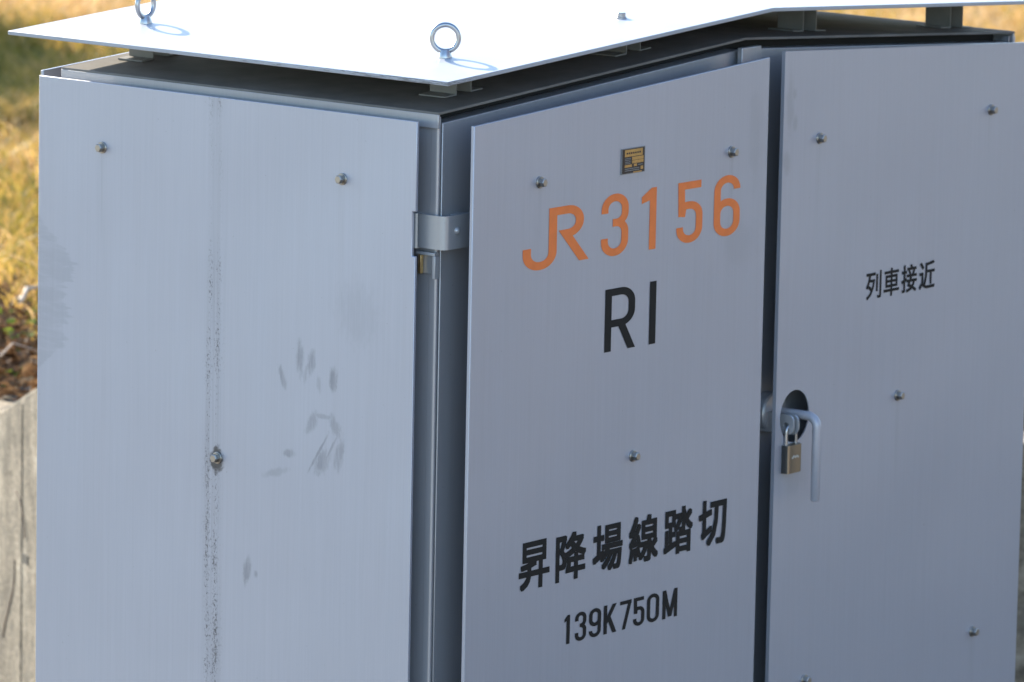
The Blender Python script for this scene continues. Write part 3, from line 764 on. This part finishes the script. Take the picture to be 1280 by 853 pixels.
# ------------------------------------------------------------------ lettering
class Pen:
    """letters drawn on the plane y = -0.035: strokes and polygons in a design cell, mapped to metres"""
    def __init__(s): s.mb = MB(); s.k = 0
    def cell(s, x0, z0, w, h, dw, dh): s.o = (x0, z0, w/dw, h/dh)
    def _p(s, u, v):
        x0, z0, sx, sz = s.o; return (x0+u*sx, -0.0353-0.00003*(s.k % 9), z0+v*sz)
    def poly(s, pts):
        s.k += 1
        P = [s._p(*p) for p in pts]; tri = tessellate_polygon([[Vector(p) for p in P]]) if len(P) > 4 else [tuple(range(len(P)))]
        s.mb.add(P, [tuple(t) for t in tri])
    def stroke(s, pts, w, r=0, closed=False, seg=9):
        s.k += 1
        pts = fillet(pts, r, seg) if not closed else fillet(pts + [pts[1]], r, seg)[1:-1]
        P = [Vector(p) for p in pts]; n = len(P); out = []
        cl = closed
        L = []; R_ = []
        for i in range(n):
            a = P[(i-1) % n] if (cl or i > 0) else None; c = P[(i+1) % n] if (cl or i < n-1) else None
            d0 = (P[i]-a).normalized() if a is not None and (P[i]-a).length > 1e-9 else None
            d1 = (c-P[i]).normalized() if c is not None and (c-P[i]).length > 1e-9 else None
            if d0 is None: d0 = d1
            if d1 is None: d1 = d0
            t_ = (d0+d1).normalized(); nn = Vector((-t_.y, t_.x)); k = 1/max(0.45, abs(nn.dot(Vector((-d0.y, d0.x)))))
            L.append(P[i]+nn*w/2*k); R_.append(P[i]-nn*w/2*k)
        vs_ = [s._p(*p) for p in L] + [s._p(*p) for p in R_]
        fs = [(i, (i+1) % n, n+(i+1) % n, n+i) for i in range(n if cl else n-1)]
        s.mb.add(vs_, fs)
    def slant(s, p, q, hw): s.poly([(p[0]-hw, p[1]), (p[0]+hw, p[1]), (q[0]+hw, q[1]), (q[0]-hw, q[1])])
    def glyph(s, ch, W, H, w):
        a = w/2; L, R_, T_, B = a, W-a, H-a, a; big = W/2-a-0.01
        if ch == '3':
            s.stroke([(L, 0.70*H), (L, T_), (R_, T_), (R_, 0.535*H), (0.42*W, 0.535*H)], w, [big, big, 0.15*H])
            s.stroke([(0.42*W, 0.535*H), (R_, 0.535*H), (R_, B), (L, B), (L, 0.30*H)], w, [0.16*H, big, big])
        elif ch == '1':
            c = 0.60*W
            s.poly([(c-a, 0), (c+a, 0), (c+a, H), (c-a*0.5, H), (0.05*W, 0.87*H), (0.05*W, 0.76*H), (c-a, 0.80*H)])
        elif ch == '5':
            s.stroke([(0.93*W, T_), (0.17*W, T_), (0.12*W+a*0.6, 0.445*H)], w, 0)
            s.stroke([(0.12*W+a*0.6, 0.44*H), (0.26*W, 0.615*H), (R_, 0.615*H), (R_, B), (L, B), (L, 0.27*H)], w, [0.12*W, big, big, big])
        elif ch in '69':
            f = (lambda p: p) if ch == '6' else (lambda p: (W-p[0], H-p[1]))
            s.stroke([f(p) for p in ((L, 0.30*H), (L, T_), (R_, T_), (R_, 0.76*H))], w, [big*1.0, big])
            s.stroke([f(p) for p in ((W/2, B), (R_, B), (R_, 0.62*H-a), (L, 0.62*H-a), (L, B), (W/2, B))], w, big)
        elif ch == '0': s.stroke([(W/2, B), (R_, B), (R_, T_), (L, T_), (L, B), (W/2, B)], w, big)
        elif ch == '7':
            s.stroke([(0, T_), (W, T_)], w); s.slant((0.34*W, 0), (W-a*0.95, H-w*0.4), a*1.0)
        elif ch == 'K':
            s.stroke([(L, 0), (L, H)], w); s.slant((L, 0.36*H), (W-a*1.2, H), a*1.2); s.slant((W-a*1.1, 0), (0.36*W, 0.60*H), a*1.2)
        elif ch == 'M':
            s.stroke([(L, 0), (L, H)], w); s.stroke([(R_, 0), (R_, H)], w)
            s.slant((W/2, 0.05*H), (L, H), a*1.05); s.slant((W/2, 0.05*H), (R_, H), a*1.05)
        elif ch == 'R':
            s.stroke([(L, 0), (L, H)], w); s.stroke([(L, T_), (R_, T_), (R_, 0.44*H), (L, 0.44*H)], w, [0.19*H, 0.19*H])
            s.slant((W-a*0.9, 0), (0.52*W, 0.45*H), a*1.12)
        elif ch == 'I': s.poly([(0, 0), (W, 0), (W, H), (0, H)])
    def put(s, ch, x0, x1, z0, z1, wgt):
        """one letter in a cell given in metres; wgt = stroke in metres of height"""
        H = 100.0; W = (x1-x0)*0.68/(z1-z0)*H
        s.cell(x0, z0, x1-x0, z1-z0, W, H); s.glyph(ch, W, H, wgt/(z1-z0)*H)
# outlines of the ten characters: [points 0..1000, faces]
GL = json.loads('''{"昇":[[[497,585],[374,550],[218,521],[55,499],[64,478],[72,455],[78,434],[217,451],[287,461],[287,362],[0,362],[0,287],[281,287],[248,206],[173,132],[40,68],[58,48],[76,24],[89,0],[247,82],[331,179],[364,287],[678,287],[678,3],[762,3],[762,287],[1000,287],[1000,362],[762,362],[762,569],[678,569],[678,362],[369,362],[369,476],[438,491],[503,508],[562,526],[199,768],[793,768],[793,669],[199,669],[199,931],[793,931],[793,833],[199,833],[119,1000],[119,599],[878,599],[878,1000]],[[32,8,9],[21,12,13],[33,4,5],[33,7,8],[42,43,48],[33,2,4],[24,25,22],[14,15,16],[48,45,42],[32,33,8],[45,41,42],[14,16,17],[24,22,23],[19,20,21],[11,27,28],[33,1,2],[2,3,4],[43,44,38],[44,46,37],[33,34,35],[28,31,11],[38,39,47],[21,13,14],[21,14,17],[46,39,40],[29,30,31],[43,47,48],[33,5,7],[9,10,11],[32,9,11],[44,37,38],[5,6,7],[46,47,39],[18,19,21],[40,37,46],[33,35,1],[12,26,11],[35,0,1],[21,26,12],[11,26,27],[22,26,21],[31,32,11],[25,26,22],[38,47,43],[35,36,0],[17,18,21],[28,29,31],[45,46,44],[45,44,41]]],"降":[[[795,839],[756,792],[710,749],[659,710],[611,746],[570,786],[535,829],[544,839],[566,1000],[508,914],[425,827],[319,747],[338,731],[358,711],[374,691],[414,720],[451,750],[485,780],[518,741],[555,704],[595,670],[503,625],[405,589],[304,563],[320,543],[336,520],[347,498],[456,530],[561,571],[660,623],[749,574],[845,536],[948,508],[963,531],[981,555],[1000,574],[903,597],[811,628],[726,667],[799,730],[861,802],[910,884],[857,909],[843,905],[598,905],[617,932],[634,958],[651,985],[375,459],[375,387],[636,387],[636,239],[446,239],[477,346],[401,355],[384,291],[363,225],[342,167],[636,167],[636,0],[718,0],[718,167],[974,167],[974,239],[718,239],[718,387],[939,387],[939,459],[718,459],[718,542],[636,542],[636,459],[0,955],[0,2],[75,2],[75,882],[226,882],[162,718],[125,636],[195,553],[231,480],[241,415],[238,382],[230,356],[214,339],[204,333],[191,330],[176,328],[155,328],[131,328],[104,330],[115,306],[123,281],[126,258],[154,257],[181,258],[207,260],[231,263],[251,270],[269,279],[296,310],[311,353],[316,408],[308,479],[274,558],[204,645],[247,736],[328,926],[273,959],[260,955]],[[39,40,41],[94,96,98],[64,65,50],[102,81,82],[41,43,44],[46,47,9],[86,87,94],[92,93,94],[105,106,109],[87,88,94],[98,100,102],[56,51,52],[56,57,62],[29,33,38],[102,77,80],[53,54,55],[41,42,43],[38,39,41],[41,44,7],[84,94,102],[68,70,71],[17,18,19],[68,69,70],[29,30,33],[38,1,2],[85,86,94],[102,105,77],[102,82,83],[56,62,64],[30,31,33],[96,97,98],[53,55,56],[10,12,13],[72,74,75],[109,75,76],[33,34,36],[71,48,49],[109,72,75],[44,9,7],[38,0,1],[84,85,94],[105,109,76],[24,27,38],[38,2,3],[22,23,24],[44,45,46],[105,76,77],[91,92,94],[47,8,9],[52,53,56],[9,6,7],[27,29,38],[24,25,27],[38,41,0],[15,17,10],[56,64,51],[62,63,64],[31,32,33],[15,16,17],[10,11,12],[20,21,38],[25,26,27],[68,71,66],[94,95,96],[27,28,29],[21,22,24],[71,49,66],[100,101,102],[44,46,9],[77,79,80],[34,35,36],[77,78,79],[102,80,81],[50,66,49],[41,7,0],[65,66,50],[94,98,102],[106,107,108],[66,67,68],[103,104,105],[102,103,105],[17,19,20],[89,90,91],[13,14,15],[38,3,20],[72,73,74],[106,108,109],[98,99,100],[88,89,94],[64,50,51],[60,61,58],[89,91,94],[10,5,6],[3,17,20],[4,5,10],[83,84,102],[10,13,15],[33,37,38],[3,4,17],[33,36,37],[17,4,10],[21,24,38],[58,62,57],[9,10,6],[61,62,58],[60,58,59]]],"場":[[[320,560],[320,489],[471,489],[411,404],[338,330],[256,270],[275,255],[296,236],[312,219],[360,256],[408,298],[453,345],[562,345],[492,248],[408,162],[318,98],[338,83],[357,65],[372,47],[473,128],[565,232],[636,345],[741,345],[685,229],[612,125],[528,47],[550,34],[571,17],[588,0],[677,92],[752,213],[808,345],[892,345],[878,205],[862,121],[844,83],[835,75],[825,72],[811,71],[790,71],[758,73],[720,76],[729,55],[735,31],[738,9],[779,7],[816,7],[845,9],[869,12],[889,21],[907,36],[933,89],[953,197],[972,393],[973,413],[506,413],[523,437],[538,463],[552,489],[1000,489],[1000,560],[0,286],[31,204],[351,364],[333,436],[223,385],[223,694],[340,694],[340,773],[223,773],[223,1000],[147,1000],[147,773],[20,773],[20,694],[147,694],[147,350],[499,770],[847,770],[847,683],[499,683],[499,915],[847,915],[847,829],[499,829],[426,976],[426,621],[922,621],[922,976]],[[12,13,21],[7,9,11],[27,29,30],[81,85,84],[4,6,11],[6,7,11],[67,68,69],[79,80,86],[36,37,49],[40,41,42],[23,27,31],[37,38,49],[85,86,77],[49,50,51],[53,55,3],[53,21,22],[9,10,11],[23,24,27],[75,67,74],[77,78,83],[66,67,75],[51,52,53],[57,58,3],[45,46,47],[2,59,1],[87,82,83],[58,59,2],[77,83,84],[38,42,49],[69,70,71],[3,4,11],[24,26,27],[58,2,3],[35,36,49],[17,18,19],[27,30,31],[39,40,42],[87,79,86],[72,73,74],[53,54,55],[38,39,42],[55,57,3],[53,3,12],[69,72,67],[34,35,49],[45,47,49],[53,22,31],[17,19,20],[49,51,53],[14,16,17],[82,87,88],[55,56,57],[82,88,85],[81,82,85],[59,0,1],[3,11,12],[43,44,45],[47,48,49],[63,65,76],[32,49,53],[42,45,49],[53,12,21],[42,43,45],[32,33,49],[63,64,65],[76,61,63],[87,83,78],[59,60,0],[31,32,53],[14,15,16],[85,77,84],[4,5,6],[7,8,9],[33,34,49],[61,62,63],[13,14,17],[24,25,26],[17,20,21],[65,66,75],[69,71,72],[72,74,67],[80,77,86],[13,17,21],[87,78,79],[65,75,76],[22,23,31],[27,28,29]]],"線":[[[53,301],[40,210],[23,121],[0,44],[21,38],[45,29],[64,21],[85,100],[104,193],[118,289],[525,662],[863,662],[863,566],[525,566],[525,818],[863,818],[863,724],[525,724],[258,313],[279,252],[297,189],[309,134],[368,154],[355,208],[336,270],[314,329],[915,462],[880,421],[837,378],[793,337],[773,378],[756,420],[742,464],[742,501],[941,501],[941,883],[696,883],[742,979],[652,999],[643,962],[630,922],[616,883],[450,883],[450,501],[665,501],[665,91],[664,81],[658,76],[647,75],[623,74],[537,75],[547,51],[556,24],[561,0],[623,1],[670,4],[705,13],[727,30],[739,55],[742,91],[742,296],[799,196],[867,112],[947,49],[962,71],[981,94],[1000,113],[934,156],[875,214],[823,283],[874,322],[925,367],[975,413],[410,411],[410,342],[551,342],[500,244],[432,165],[352,109],[368,92],[385,72],[398,53],[501,132],[585,247],[642,397],[594,413],[581,411],[33,348],[64,358],[140,373],[300,399],[312,336],[378,355],[364,425],[342,506],[316,586],[254,571],[266,536],[276,500],[286,463],[131,442],[217,550],[298,669],[371,794],[301,835],[276,786],[249,737],[221,690],[110,680],[167,769],[222,867],[271,969],[196,1000],[147,884],[95,785],[58,727],[38,698],[19,677],[0,667],[10,642],[19,615],[26,593],[47,599],[91,607],[175,619],[139,565],[108,524],[56,462],[30,437],[6,425],[17,399],[27,371],[158,293],[169,213],[178,131],[182,59],[245,70],[240,142],[231,223],[219,302]],[[82,75,76],[136,137,138],[45,56,60],[36,39,40],[42,43,14],[126,127,130],[72,26,27],[34,35,16],[127,128,130],[103,105,106],[103,106,107],[69,70,71],[11,12,34],[17,14,43],[82,86,75],[14,15,36],[94,97,98],[77,79,82],[91,92,94],[108,117,119],[2,4,5],[107,108,120],[77,78,79],[60,69,72],[32,33,45],[136,138,133],[130,131,88],[7,8,9],[69,71,72],[60,72,29],[108,110,111],[111,113,114],[16,17,11],[54,55,56],[9,2,5],[138,132,133],[124,103,107],[80,81,82],[125,130,103],[79,80,82],[13,43,34],[65,66,67],[36,40,41],[36,38,39],[86,74,75],[130,100,103],[117,118,119],[90,99,100],[60,62,65],[52,53,56],[44,34,43],[133,134,136],[33,34,44],[60,68,69],[45,46,56],[60,29,30],[51,52,56],[56,57,58],[94,96,97],[134,135,136],[6,7,9],[9,1,2],[90,91,94],[13,10,43],[120,122,123],[82,83,84],[120,121,122],[124,125,103],[131,87,88],[111,112,113],[108,109,110],[108,115,116],[2,3,4],[130,88,89],[130,89,90],[76,77,82],[20,21,22],[103,104,105],[94,98,99],[125,126,130],[86,73,74],[100,101,102],[22,23,25],[130,90,100],[60,31,32],[60,65,68],[128,129,130],[58,59,60],[82,84,86],[90,94,99],[15,35,36],[25,20,22],[72,27,28],[108,116,117],[100,102,103],[72,28,29],[35,15,16],[60,30,31],[33,44,45],[17,10,11],[92,93,94],[65,67,68],[23,24,25],[47,48,56],[9,0,1],[48,51,56],[17,43,10],[46,47,56],[94,95,96],[36,41,14],[84,85,86],[53,54,56],[49,50,51],[60,32,45],[48,49,51],[34,12,13],[138,139,132],[60,61,62],[62,64,65],[41,42,14],[62,63,64],[5,6,9],[56,58,60],[107,120,124],[108,111,114],[108,119,120],[108,114,115],[120,123,124],[36,37,38],[11,34,16],[25,18,19],[25,19,20]]],"踏":[[[524,219],[848,219],[848,108],[524,108],[524,281],[524,384],[848,384],[848,281],[449,453],[449,0],[524,0],[524,39],[848,39],[848,4],[925,4],[925,453],[110,883],[297,883],[297,692],[110,692],[398,860],[398,790],[530,790],[491,691],[436,612],[367,556],[384,539],[400,520],[413,501],[504,582],[573,698],[616,850],[571,863],[557,860],[904,916],[868,875],[825,830],[781,788],[758,837],[739,887],[723,940],[723,1000],[650,1000],[650,562],[648,552],[644,548],[635,546],[614,546],[541,546],[550,523],[558,498],[563,475],[617,476],[659,480],[690,489],[710,504],[720,527],[723,561],[723,776],[781,663],[857,570],[950,505],[965,528],[983,552],[1000,571],[928,609],[866,663],[814,731],[864,771],[917,817],[967,864],[42,955],[42,622],[182,622],[182,185],[113,165],[113,519],[49,519],[49,146],[0,132],[19,55],[401,180],[392,251],[249,206],[249,397],[372,397],[372,470],[249,470],[249,622],[368,622],[368,955]],[[4,0,1],[1,14,7],[63,64,65],[58,63,66],[1,7,4],[38,39,58],[17,90,71],[50,53,55],[81,74,75],[29,30,31],[71,72,16],[70,34,35],[45,50,55],[29,33,22],[67,68,69],[58,62,63],[83,84,74],[4,8,0],[58,66,67],[87,88,73],[89,90,17],[33,20,21],[6,14,15],[75,76,77],[41,42,43],[39,43,58],[43,44,55],[8,11,3],[4,5,8],[67,70,36],[43,55,58],[58,61,62],[29,22,23],[18,72,89],[73,89,72],[6,15,5],[88,89,73],[2,12,14],[33,21,22],[50,52,53],[36,37,67],[45,46,50],[87,73,74],[39,40,43],[37,38,58],[24,26,29],[1,2,14],[47,49,50],[37,58,67],[72,19,16],[50,51,52],[16,17,71],[46,47,50],[47,48,49],[81,75,78],[72,18,19],[23,24,29],[8,3,0],[40,41,43],[63,65,66],[31,32,33],[26,27,29],[67,69,70],[70,35,36],[12,2,3],[44,45,55],[53,54,55],[14,6,7],[27,28,29],[84,85,86],[29,31,33],[75,77,78],[79,80,81],[84,87,74],[12,3,11],[8,10,11],[58,59,60],[12,13,14],[81,83,74],[89,17,18],[81,82,83],[84,86,87],[24,25,26],[78,79,81],[55,57,58],[5,15,8],[8,9,10],[58,60,61],[55,56,57]]],"切":[[[430,944],[430,862],[606,862],[588,545],[507,269],[310,67],[332,48],[354,24],[371,0],[579,222],[667,520],[689,862],[916,862],[900,450],[880,214],[850,116],[838,103],[824,97],[807,95],[773,96],[722,98],[660,102],[673,74],[681,43],[685,15],[744,12],[798,12],[841,14],[874,21],[902,37],[927,65],[961,177],[983,436],[1000,944],[134,166],[169,191],[259,238],[453,330],[447,351],[442,378],[437,405],[223,310],[223,655],[444,705],[431,781],[223,735],[223,1000],[144,1000],[144,718],[0,686],[13,608],[144,637],[144,325],[136,286],[117,259],[95,243],[110,220],[124,191]],[[35,41,51],[30,33,12],[42,45,47],[18,19,22],[15,16,30],[7,8,9],[48,49,50],[18,22,30],[22,26,30],[17,18,30],[38,39,41],[41,48,51],[57,34,35],[54,56,35],[16,17,30],[42,43,44],[30,13,14],[42,44,45],[4,6,7],[54,55,56],[22,23,26],[4,5,6],[30,12,13],[28,29,30],[33,1,2],[36,37,41],[48,50,51],[41,42,47],[35,52,53],[9,10,11],[4,9,11],[56,57,35],[19,20,22],[33,2,11],[37,38,41],[4,7,9],[3,4,11],[53,54,35],[26,27,28],[30,14,15],[20,21,22],[41,47,48],[33,11,12],[35,36,41],[33,0,1],[30,32,33],[35,51,52],[30,31,32],[26,28,30],[24,25,26],[23,24,26],[45,46,47],[2,3,11],[39,40,41]]],"列":[[[147,421],[208,379],[269,333],[321,289],[236,195],[139,121],[30,68],[49,48],[68,23],[82,0],[301,142],[465,368],[560,692],[507,708],[493,704],[234,704],[252,758],[268,812],[282,868],[595,868],[595,947],[9,947],[9,868],[196,868],[148,708],[83,564],[0,447],[23,431],[48,411],[67,392],[118,462],[164,541],[206,629],[466,629],[441,531],[408,442],[367,361],[316,401],[256,443],[196,480],[676,879],[676,271],[761,271],[761,879],[913,1000],[913,111],[910,97],[902,90],[887,88],[857,87],[746,89],[758,63],[769,35],[775,10],[853,11],[911,15],[952,24],[980,41],[995,69],[1000,112],[1000,1000]],[[58,46,47],[9,10,11],[27,30,32],[14,33,34],[48,49,51],[38,39,0],[8,9,11],[58,47,51],[19,21,22],[36,2,3],[11,35,36],[36,38,1],[38,0,1],[3,4,11],[18,24,27],[11,36,3],[25,26,27],[11,14,34],[7,8,11],[4,5,7],[23,19,22],[24,25,27],[18,19,23],[18,27,32],[27,28,30],[16,17,18],[54,56,58],[52,53,54],[28,29,30],[60,44,45],[58,59,60],[58,45,46],[36,37,38],[4,7,11],[42,43,40],[51,52,54],[47,48,51],[42,40,41],[14,15,33],[49,50,51],[51,54,58],[56,57,58],[11,34,35],[5,6,7],[54,55,56],[30,31,32],[36,1,2],[15,18,32],[19,20,21],[15,16,18],[15,32,33],[58,60,45],[18,23,24],[11,12,14],[12,13,14]]],"車":[[[117,747],[117,324],[452,324],[452,236],[0,236],[0,162],[452,162],[452,0],[538,0],[538,162],[1000,162],[1000,236],[538,236],[538,324],[883,324],[883,747],[538,747],[538,828],[962,828],[962,902],[538,902],[538,1000],[452,1000],[452,902],[33,902],[33,828],[452,828],[452,747],[197,504],[452,504],[452,393],[197,393],[538,504],[800,504],[800,393],[538,393],[197,679],[452,679],[452,568],[197,568],[538,679],[800,679],[800,568],[538,568]],[[0,1,31],[39,0,28],[12,2,3],[42,33,14],[32,42,43],[3,5,10],[26,18,25],[20,21,22],[17,18,26],[32,33,42],[35,30,1],[20,23,25],[10,11,12],[12,3,10],[12,13,2],[43,37,38],[36,16,27],[20,22,23],[37,40,36],[35,29,30],[3,4,5],[25,18,20],[0,31,28],[28,43,38],[36,27,0],[14,15,41],[33,34,14],[15,40,41],[35,1,14],[38,39,28],[29,32,28],[15,36,40],[16,17,26],[34,35,14],[18,19,20],[28,32,43],[23,24,25],[36,15,16],[2,14,1],[16,26,27],[13,14,2],[43,40,37],[30,31,1],[8,9,6],[14,41,42],[35,32,29],[6,10,5],[39,36,0],[9,10,6],[8,6,7]]],"接":[[[578,980],[595,951],[612,919],[627,887],[380,887],[380,815],[960,815],[960,887],[711,887],[693,922],[673,959],[651,992],[458,779],[488,731],[516,680],[535,636],[599,667],[579,709],[551,758],[519,805],[793,803],[768,747],[735,687],[702,633],[342,633],[342,562],[988,562],[988,633],[781,633],[810,679],[868,781],[141,1000],[141,782],[14,782],[14,706],[141,706],[141,466],[42,436],[0,425],[20,344],[141,384],[141,99],[139,88],[133,82],[123,80],[31,81],[41,56],[49,29],[53,5],[108,6],[150,11],[180,21],[201,37],[212,62],[216,100],[216,409],[322,444],[311,520],[216,490],[216,706],[323,706],[323,782],[216,782],[216,1000],[788,372],[763,309],[730,253],[688,206],[628,230],[568,252],[509,271],[552,337],[573,372],[398,237],[469,213],[544,186],[618,156],[535,119],[433,92],[312,74],[326,54],[337,29],[347,4],[488,32],[605,70],[699,121],[783,80],[857,39],[918,0],[970,62],[911,99],[841,137],[763,174],[808,230],[843,296],[868,372],[1000,372],[1000,443],[613,443],[630,477],[646,510],[661,543],[586,557],[570,520],[551,482],[530,443],[328,443],[328,372],[490,372],[459,323],[428,278]],[[28,22,23],[30,21,22],[55,57,58],[10,0,1],[8,1,2],[51,36,40],[100,102,103],[58,35,36],[44,45,46],[51,41,42],[14,15,17],[23,25,28],[95,64,65],[77,78,80],[8,9,10],[8,2,3],[92,93,94],[36,37,39],[17,19,14],[98,105,107],[10,11,0],[62,32,60],[35,60,34],[26,27,28],[59,60,35],[89,91,92],[95,65,66],[78,79,80],[51,40,41],[85,66,67],[85,92,95],[3,4,6],[82,83,85],[83,84,85],[32,34,60],[89,90,91],[96,97,98],[51,53,55],[98,104,105],[32,33,34],[98,103,104],[28,30,22],[85,89,92],[70,71,72],[108,96,107],[19,12,13],[72,96,108],[85,67,69],[64,96,72],[98,99,100],[95,96,64],[70,110,74],[70,109,110],[85,95,66],[28,29,30],[70,72,108],[19,13,14],[75,76,70],[30,20,21],[76,77,85],[37,38,39],[8,10,1],[43,46,51],[85,86,89],[81,82,85],[48,49,51],[43,44,46],[92,94,95],[6,7,8],[4,5,6],[80,81,85],[100,101,102],[67,68,69],[87,88,89],[23,24,25],[36,39,40],[98,100,103],[25,26,28],[74,75,70],[47,48,51],[51,52,53],[105,106,107],[107,96,98],[55,56,57],[51,55,58],[51,58,36],[58,59,35],[86,87,89],[60,61,62],[62,31,32],[76,85,70],[49,50,51],[51,42,43],[15,16,17],[62,63,31],[77,80,85],[85,69,70],[110,73,74],[70,108,109],[46,47,51],[6,8,3],[17,18,19],[53,54,55]]],"近":[[[893,1000],[756,970],[584,948],[406,934],[406,688],[400,530],[371,360],[301,203],[324,189],[350,170],[369,153],[436,291],[472,444],[486,596],[706,596],[706,156],[786,156],[786,596],[986,596],[986,673],[488,673],[488,867],[657,882],[820,905],[960,938],[241,599],[14,599],[14,517],[162,517],[162,208],[111,180],[57,134],[0,76],[54,0],[108,70],[157,121],[199,141],[226,130],[302,74],[384,37],[482,18],[603,13],[868,20],[976,25],[981,54],[990,86],[1000,113],[880,102],[741,95],[605,92],[492,96],[398,111],[321,145],[288,167],[241,202],[45,937],[107,872],[164,803],[207,742],[273,790],[228,849],[169,916],[107,978]],[[49,50,42],[60,61,62],[24,0,1],[50,37,42],[16,17,14],[22,23,24],[6,11,21],[29,32,35],[37,40,42],[62,56,57],[6,7,8],[45,46,47],[9,10,11],[21,4,5],[62,55,56],[11,13,21],[29,35,36],[37,39,40],[42,43,44],[11,12,13],[57,58,60],[14,18,13],[21,3,4],[17,18,14],[6,8,11],[24,1,2],[25,27,28],[51,52,29],[25,26,27],[58,59,60],[21,2,3],[8,9,11],[54,28,29],[29,30,31],[50,51,37],[18,19,20],[42,45,47],[51,36,37],[42,44,45],[40,41,42],[42,48,49],[13,18,20],[21,22,24],[21,24,2],[53,54,29],[32,33,34],[29,31,32],[13,20,21],[51,29,36],[60,62,57],[52,53,29],[54,25,28],[16,14,15],[21,5,6],[32,34,35],[42,47,48],[37,38,39]]]}''')
def kanji(pen, ch, x0, x1, z0, z1, fat):
    """a character emboldened by overlaying shifted copies (fat in 1/1000 of the cell)"""
    vs_, fs = GL[ch]; s = 1000/(1000+2*fat)
    for k in range(9):
        a = 2*math.pi*k/8; du, dv = (fat*max(-1, min(1, 1.5*math.cos(a))), fat*max(-1, min(1, 1.5*math.sin(a)))) if k < 8 else (0, 0)
        pen.k += 1; y = -0.0353-0.00001*(pen.k % 90)
        pen.mb.add([(x0+(x1-x0)*(u+fat+du)*s/1000, y, z0+(z1-z0)*(v+fat+dv)*s/1000) for u, v in vs_], fs)
# orange mark and number
pen = Pen()
pen.cell(0.0888, -0.1746, 0.1168, 0.0667, 80, 74.2)          # design cell in photo-like units
jw = 10.2
pen.stroke([(5.1, 28), (5.1, 4.6), (37, 4.6), (37, 69.6), (70.5, 69.6), (70.5, 40.0), (54, 40.0)], jw, [15.5, 15.5, 0, 14.7, 14.2], seg=10)
pen.slant((76.5, 3.0), (50.0, 45.0), 6.0)
pen.mb.build('operator_lettering', M_orange, pA, smooth=False, fix=False)
pen = Pen(); z0, z1 = -0.1740, -0.1030
for ch, xa, xb in (('3', 0.2315, 0.2822), ('1', 0.3045, 0.3440), ('5', 0.3735, 0.4235), ('6', 0.4455, 0.4965)):
    pen = Pen(); pen.put(ch, xa, xb, z0, z1, 0.0087); pen.mb.build('number_lettering', M_orange, pA, smooth=False, fix=False)
pen = Pen()
pen.put('R', 0.2420, 0.2985, -0.2830, -0.2112, 0.0085); pen.put('I', 0.3258, 0.3382, -0.2836, -0.2112, 0.01)
pen.mb.build('type_lettering', M_ink, pA, smooth=False, fix=False)
pen = Pen()
KX = [(0.0935,0.1495),(0.1605,0.2170),(0.2290,0.2850),(0.2970,0.3530),(0.3635,0.4195),(0.4310,0.4855)]
for ch, (xa, xb) in zip('昇降場線踏切', KX): kanji(pen, ch, xa, xb, -0.5365, -0.4815, 28)
pen.mb.build('crossing_lettering', M_ink, pA, smooth=False, fix=False)
pen = Pen()
xs = [(0.1785,0.1915),(0.1990,0.2200),(0.2250,0.2475),(0.2525,0.2765),(0.2830,0.3050),(0.3085,0.3300),(0.3345,0.3580),(0.3645,0.3930)]
for ch, (xa, xb) in zip('139K750M', xs): pen.put(ch, xa, xb, -0.6100, -0.5765, 0.0043)
pen.mb.build('kilometre_lettering', M_ink, pA, smooth=False, fix=False)
pen = Pen()
for ch, (xa, xb) in zip('列車接近', [(0.7585,0.7905),(0.7955,0.8280),(0.8330,0.8655),(0.8705,0.9040)]): kanji(pen, ch, xa, xb, -0.2825, -0.2485, 17)
pen.mb.build('warning_lettering', M_ink, pB, smooth=False, fix=False)
# maker's plate: black with gold fields
mb = MB()
px0, px1, pz0, pz1 = 0.2655, 0.3095, -0.0828, -0.0535
mb.prism([(px0,-0.0352,pz0),(px1,-0.0352,pz0),(px1,-0.0352,pz1),(px0,-0.0352,pz1)], (0,-0.0010,0), mi=2)
W_, H_ = px1-px0, pz1-pz0
def fld(u0, u1, v0, v1, mi=1, k=0):
    y = -0.03635-0.00006*k; mb.add([(px0+W_*u0,y,pz0+H_*v0),(px0+W_*u1,y,pz0+H_*v0),(px0+W_*u1,y,pz0+H_*v1),(px0+W_*u0,y,pz0+H_*v1)], [(0,1,2,3)], mi)
fld(0.03, 0.97, 0.03, 0.97, 0, 0)
fld(0.13, 0.89, 0.67, 0.94, 1, 1); fld(0.44, 0.93, 0.52, 0.645, 1, 1); fld(0.44, 0.93, 0.39, 0.505, 1, 1)
fld(0.13, 0.44, 0.26, 0.36, 1, 1); fld(0.52, 0.65, 0.27, 0.37, 1, 1); fld(0.50, 0.86, 0.02, 0.07, 1, 1); fld(0.81, 0.92, 0.12, 0.25, 1, 1)
for v in (0.60, 0.54, 0.47, 0.41): fld(0.14, 0.38, v-0.012, v+0.012, 2, 1)
for v in (0.20, 0.13): fld(0.14, 0.76, v-0.014, v+0.014, 2, 1)
fld(0.70, 0.90, 0.30, 0.33, 2, 1)
for a in range(7): fld(0.20+0.09*a, 0.265+0.09*a, 0.765, 0.835, 0, 2)
mb.build('nameplate', [M_pdark, M_pgold, M_bracket], pA, smooth=False, fix=False)
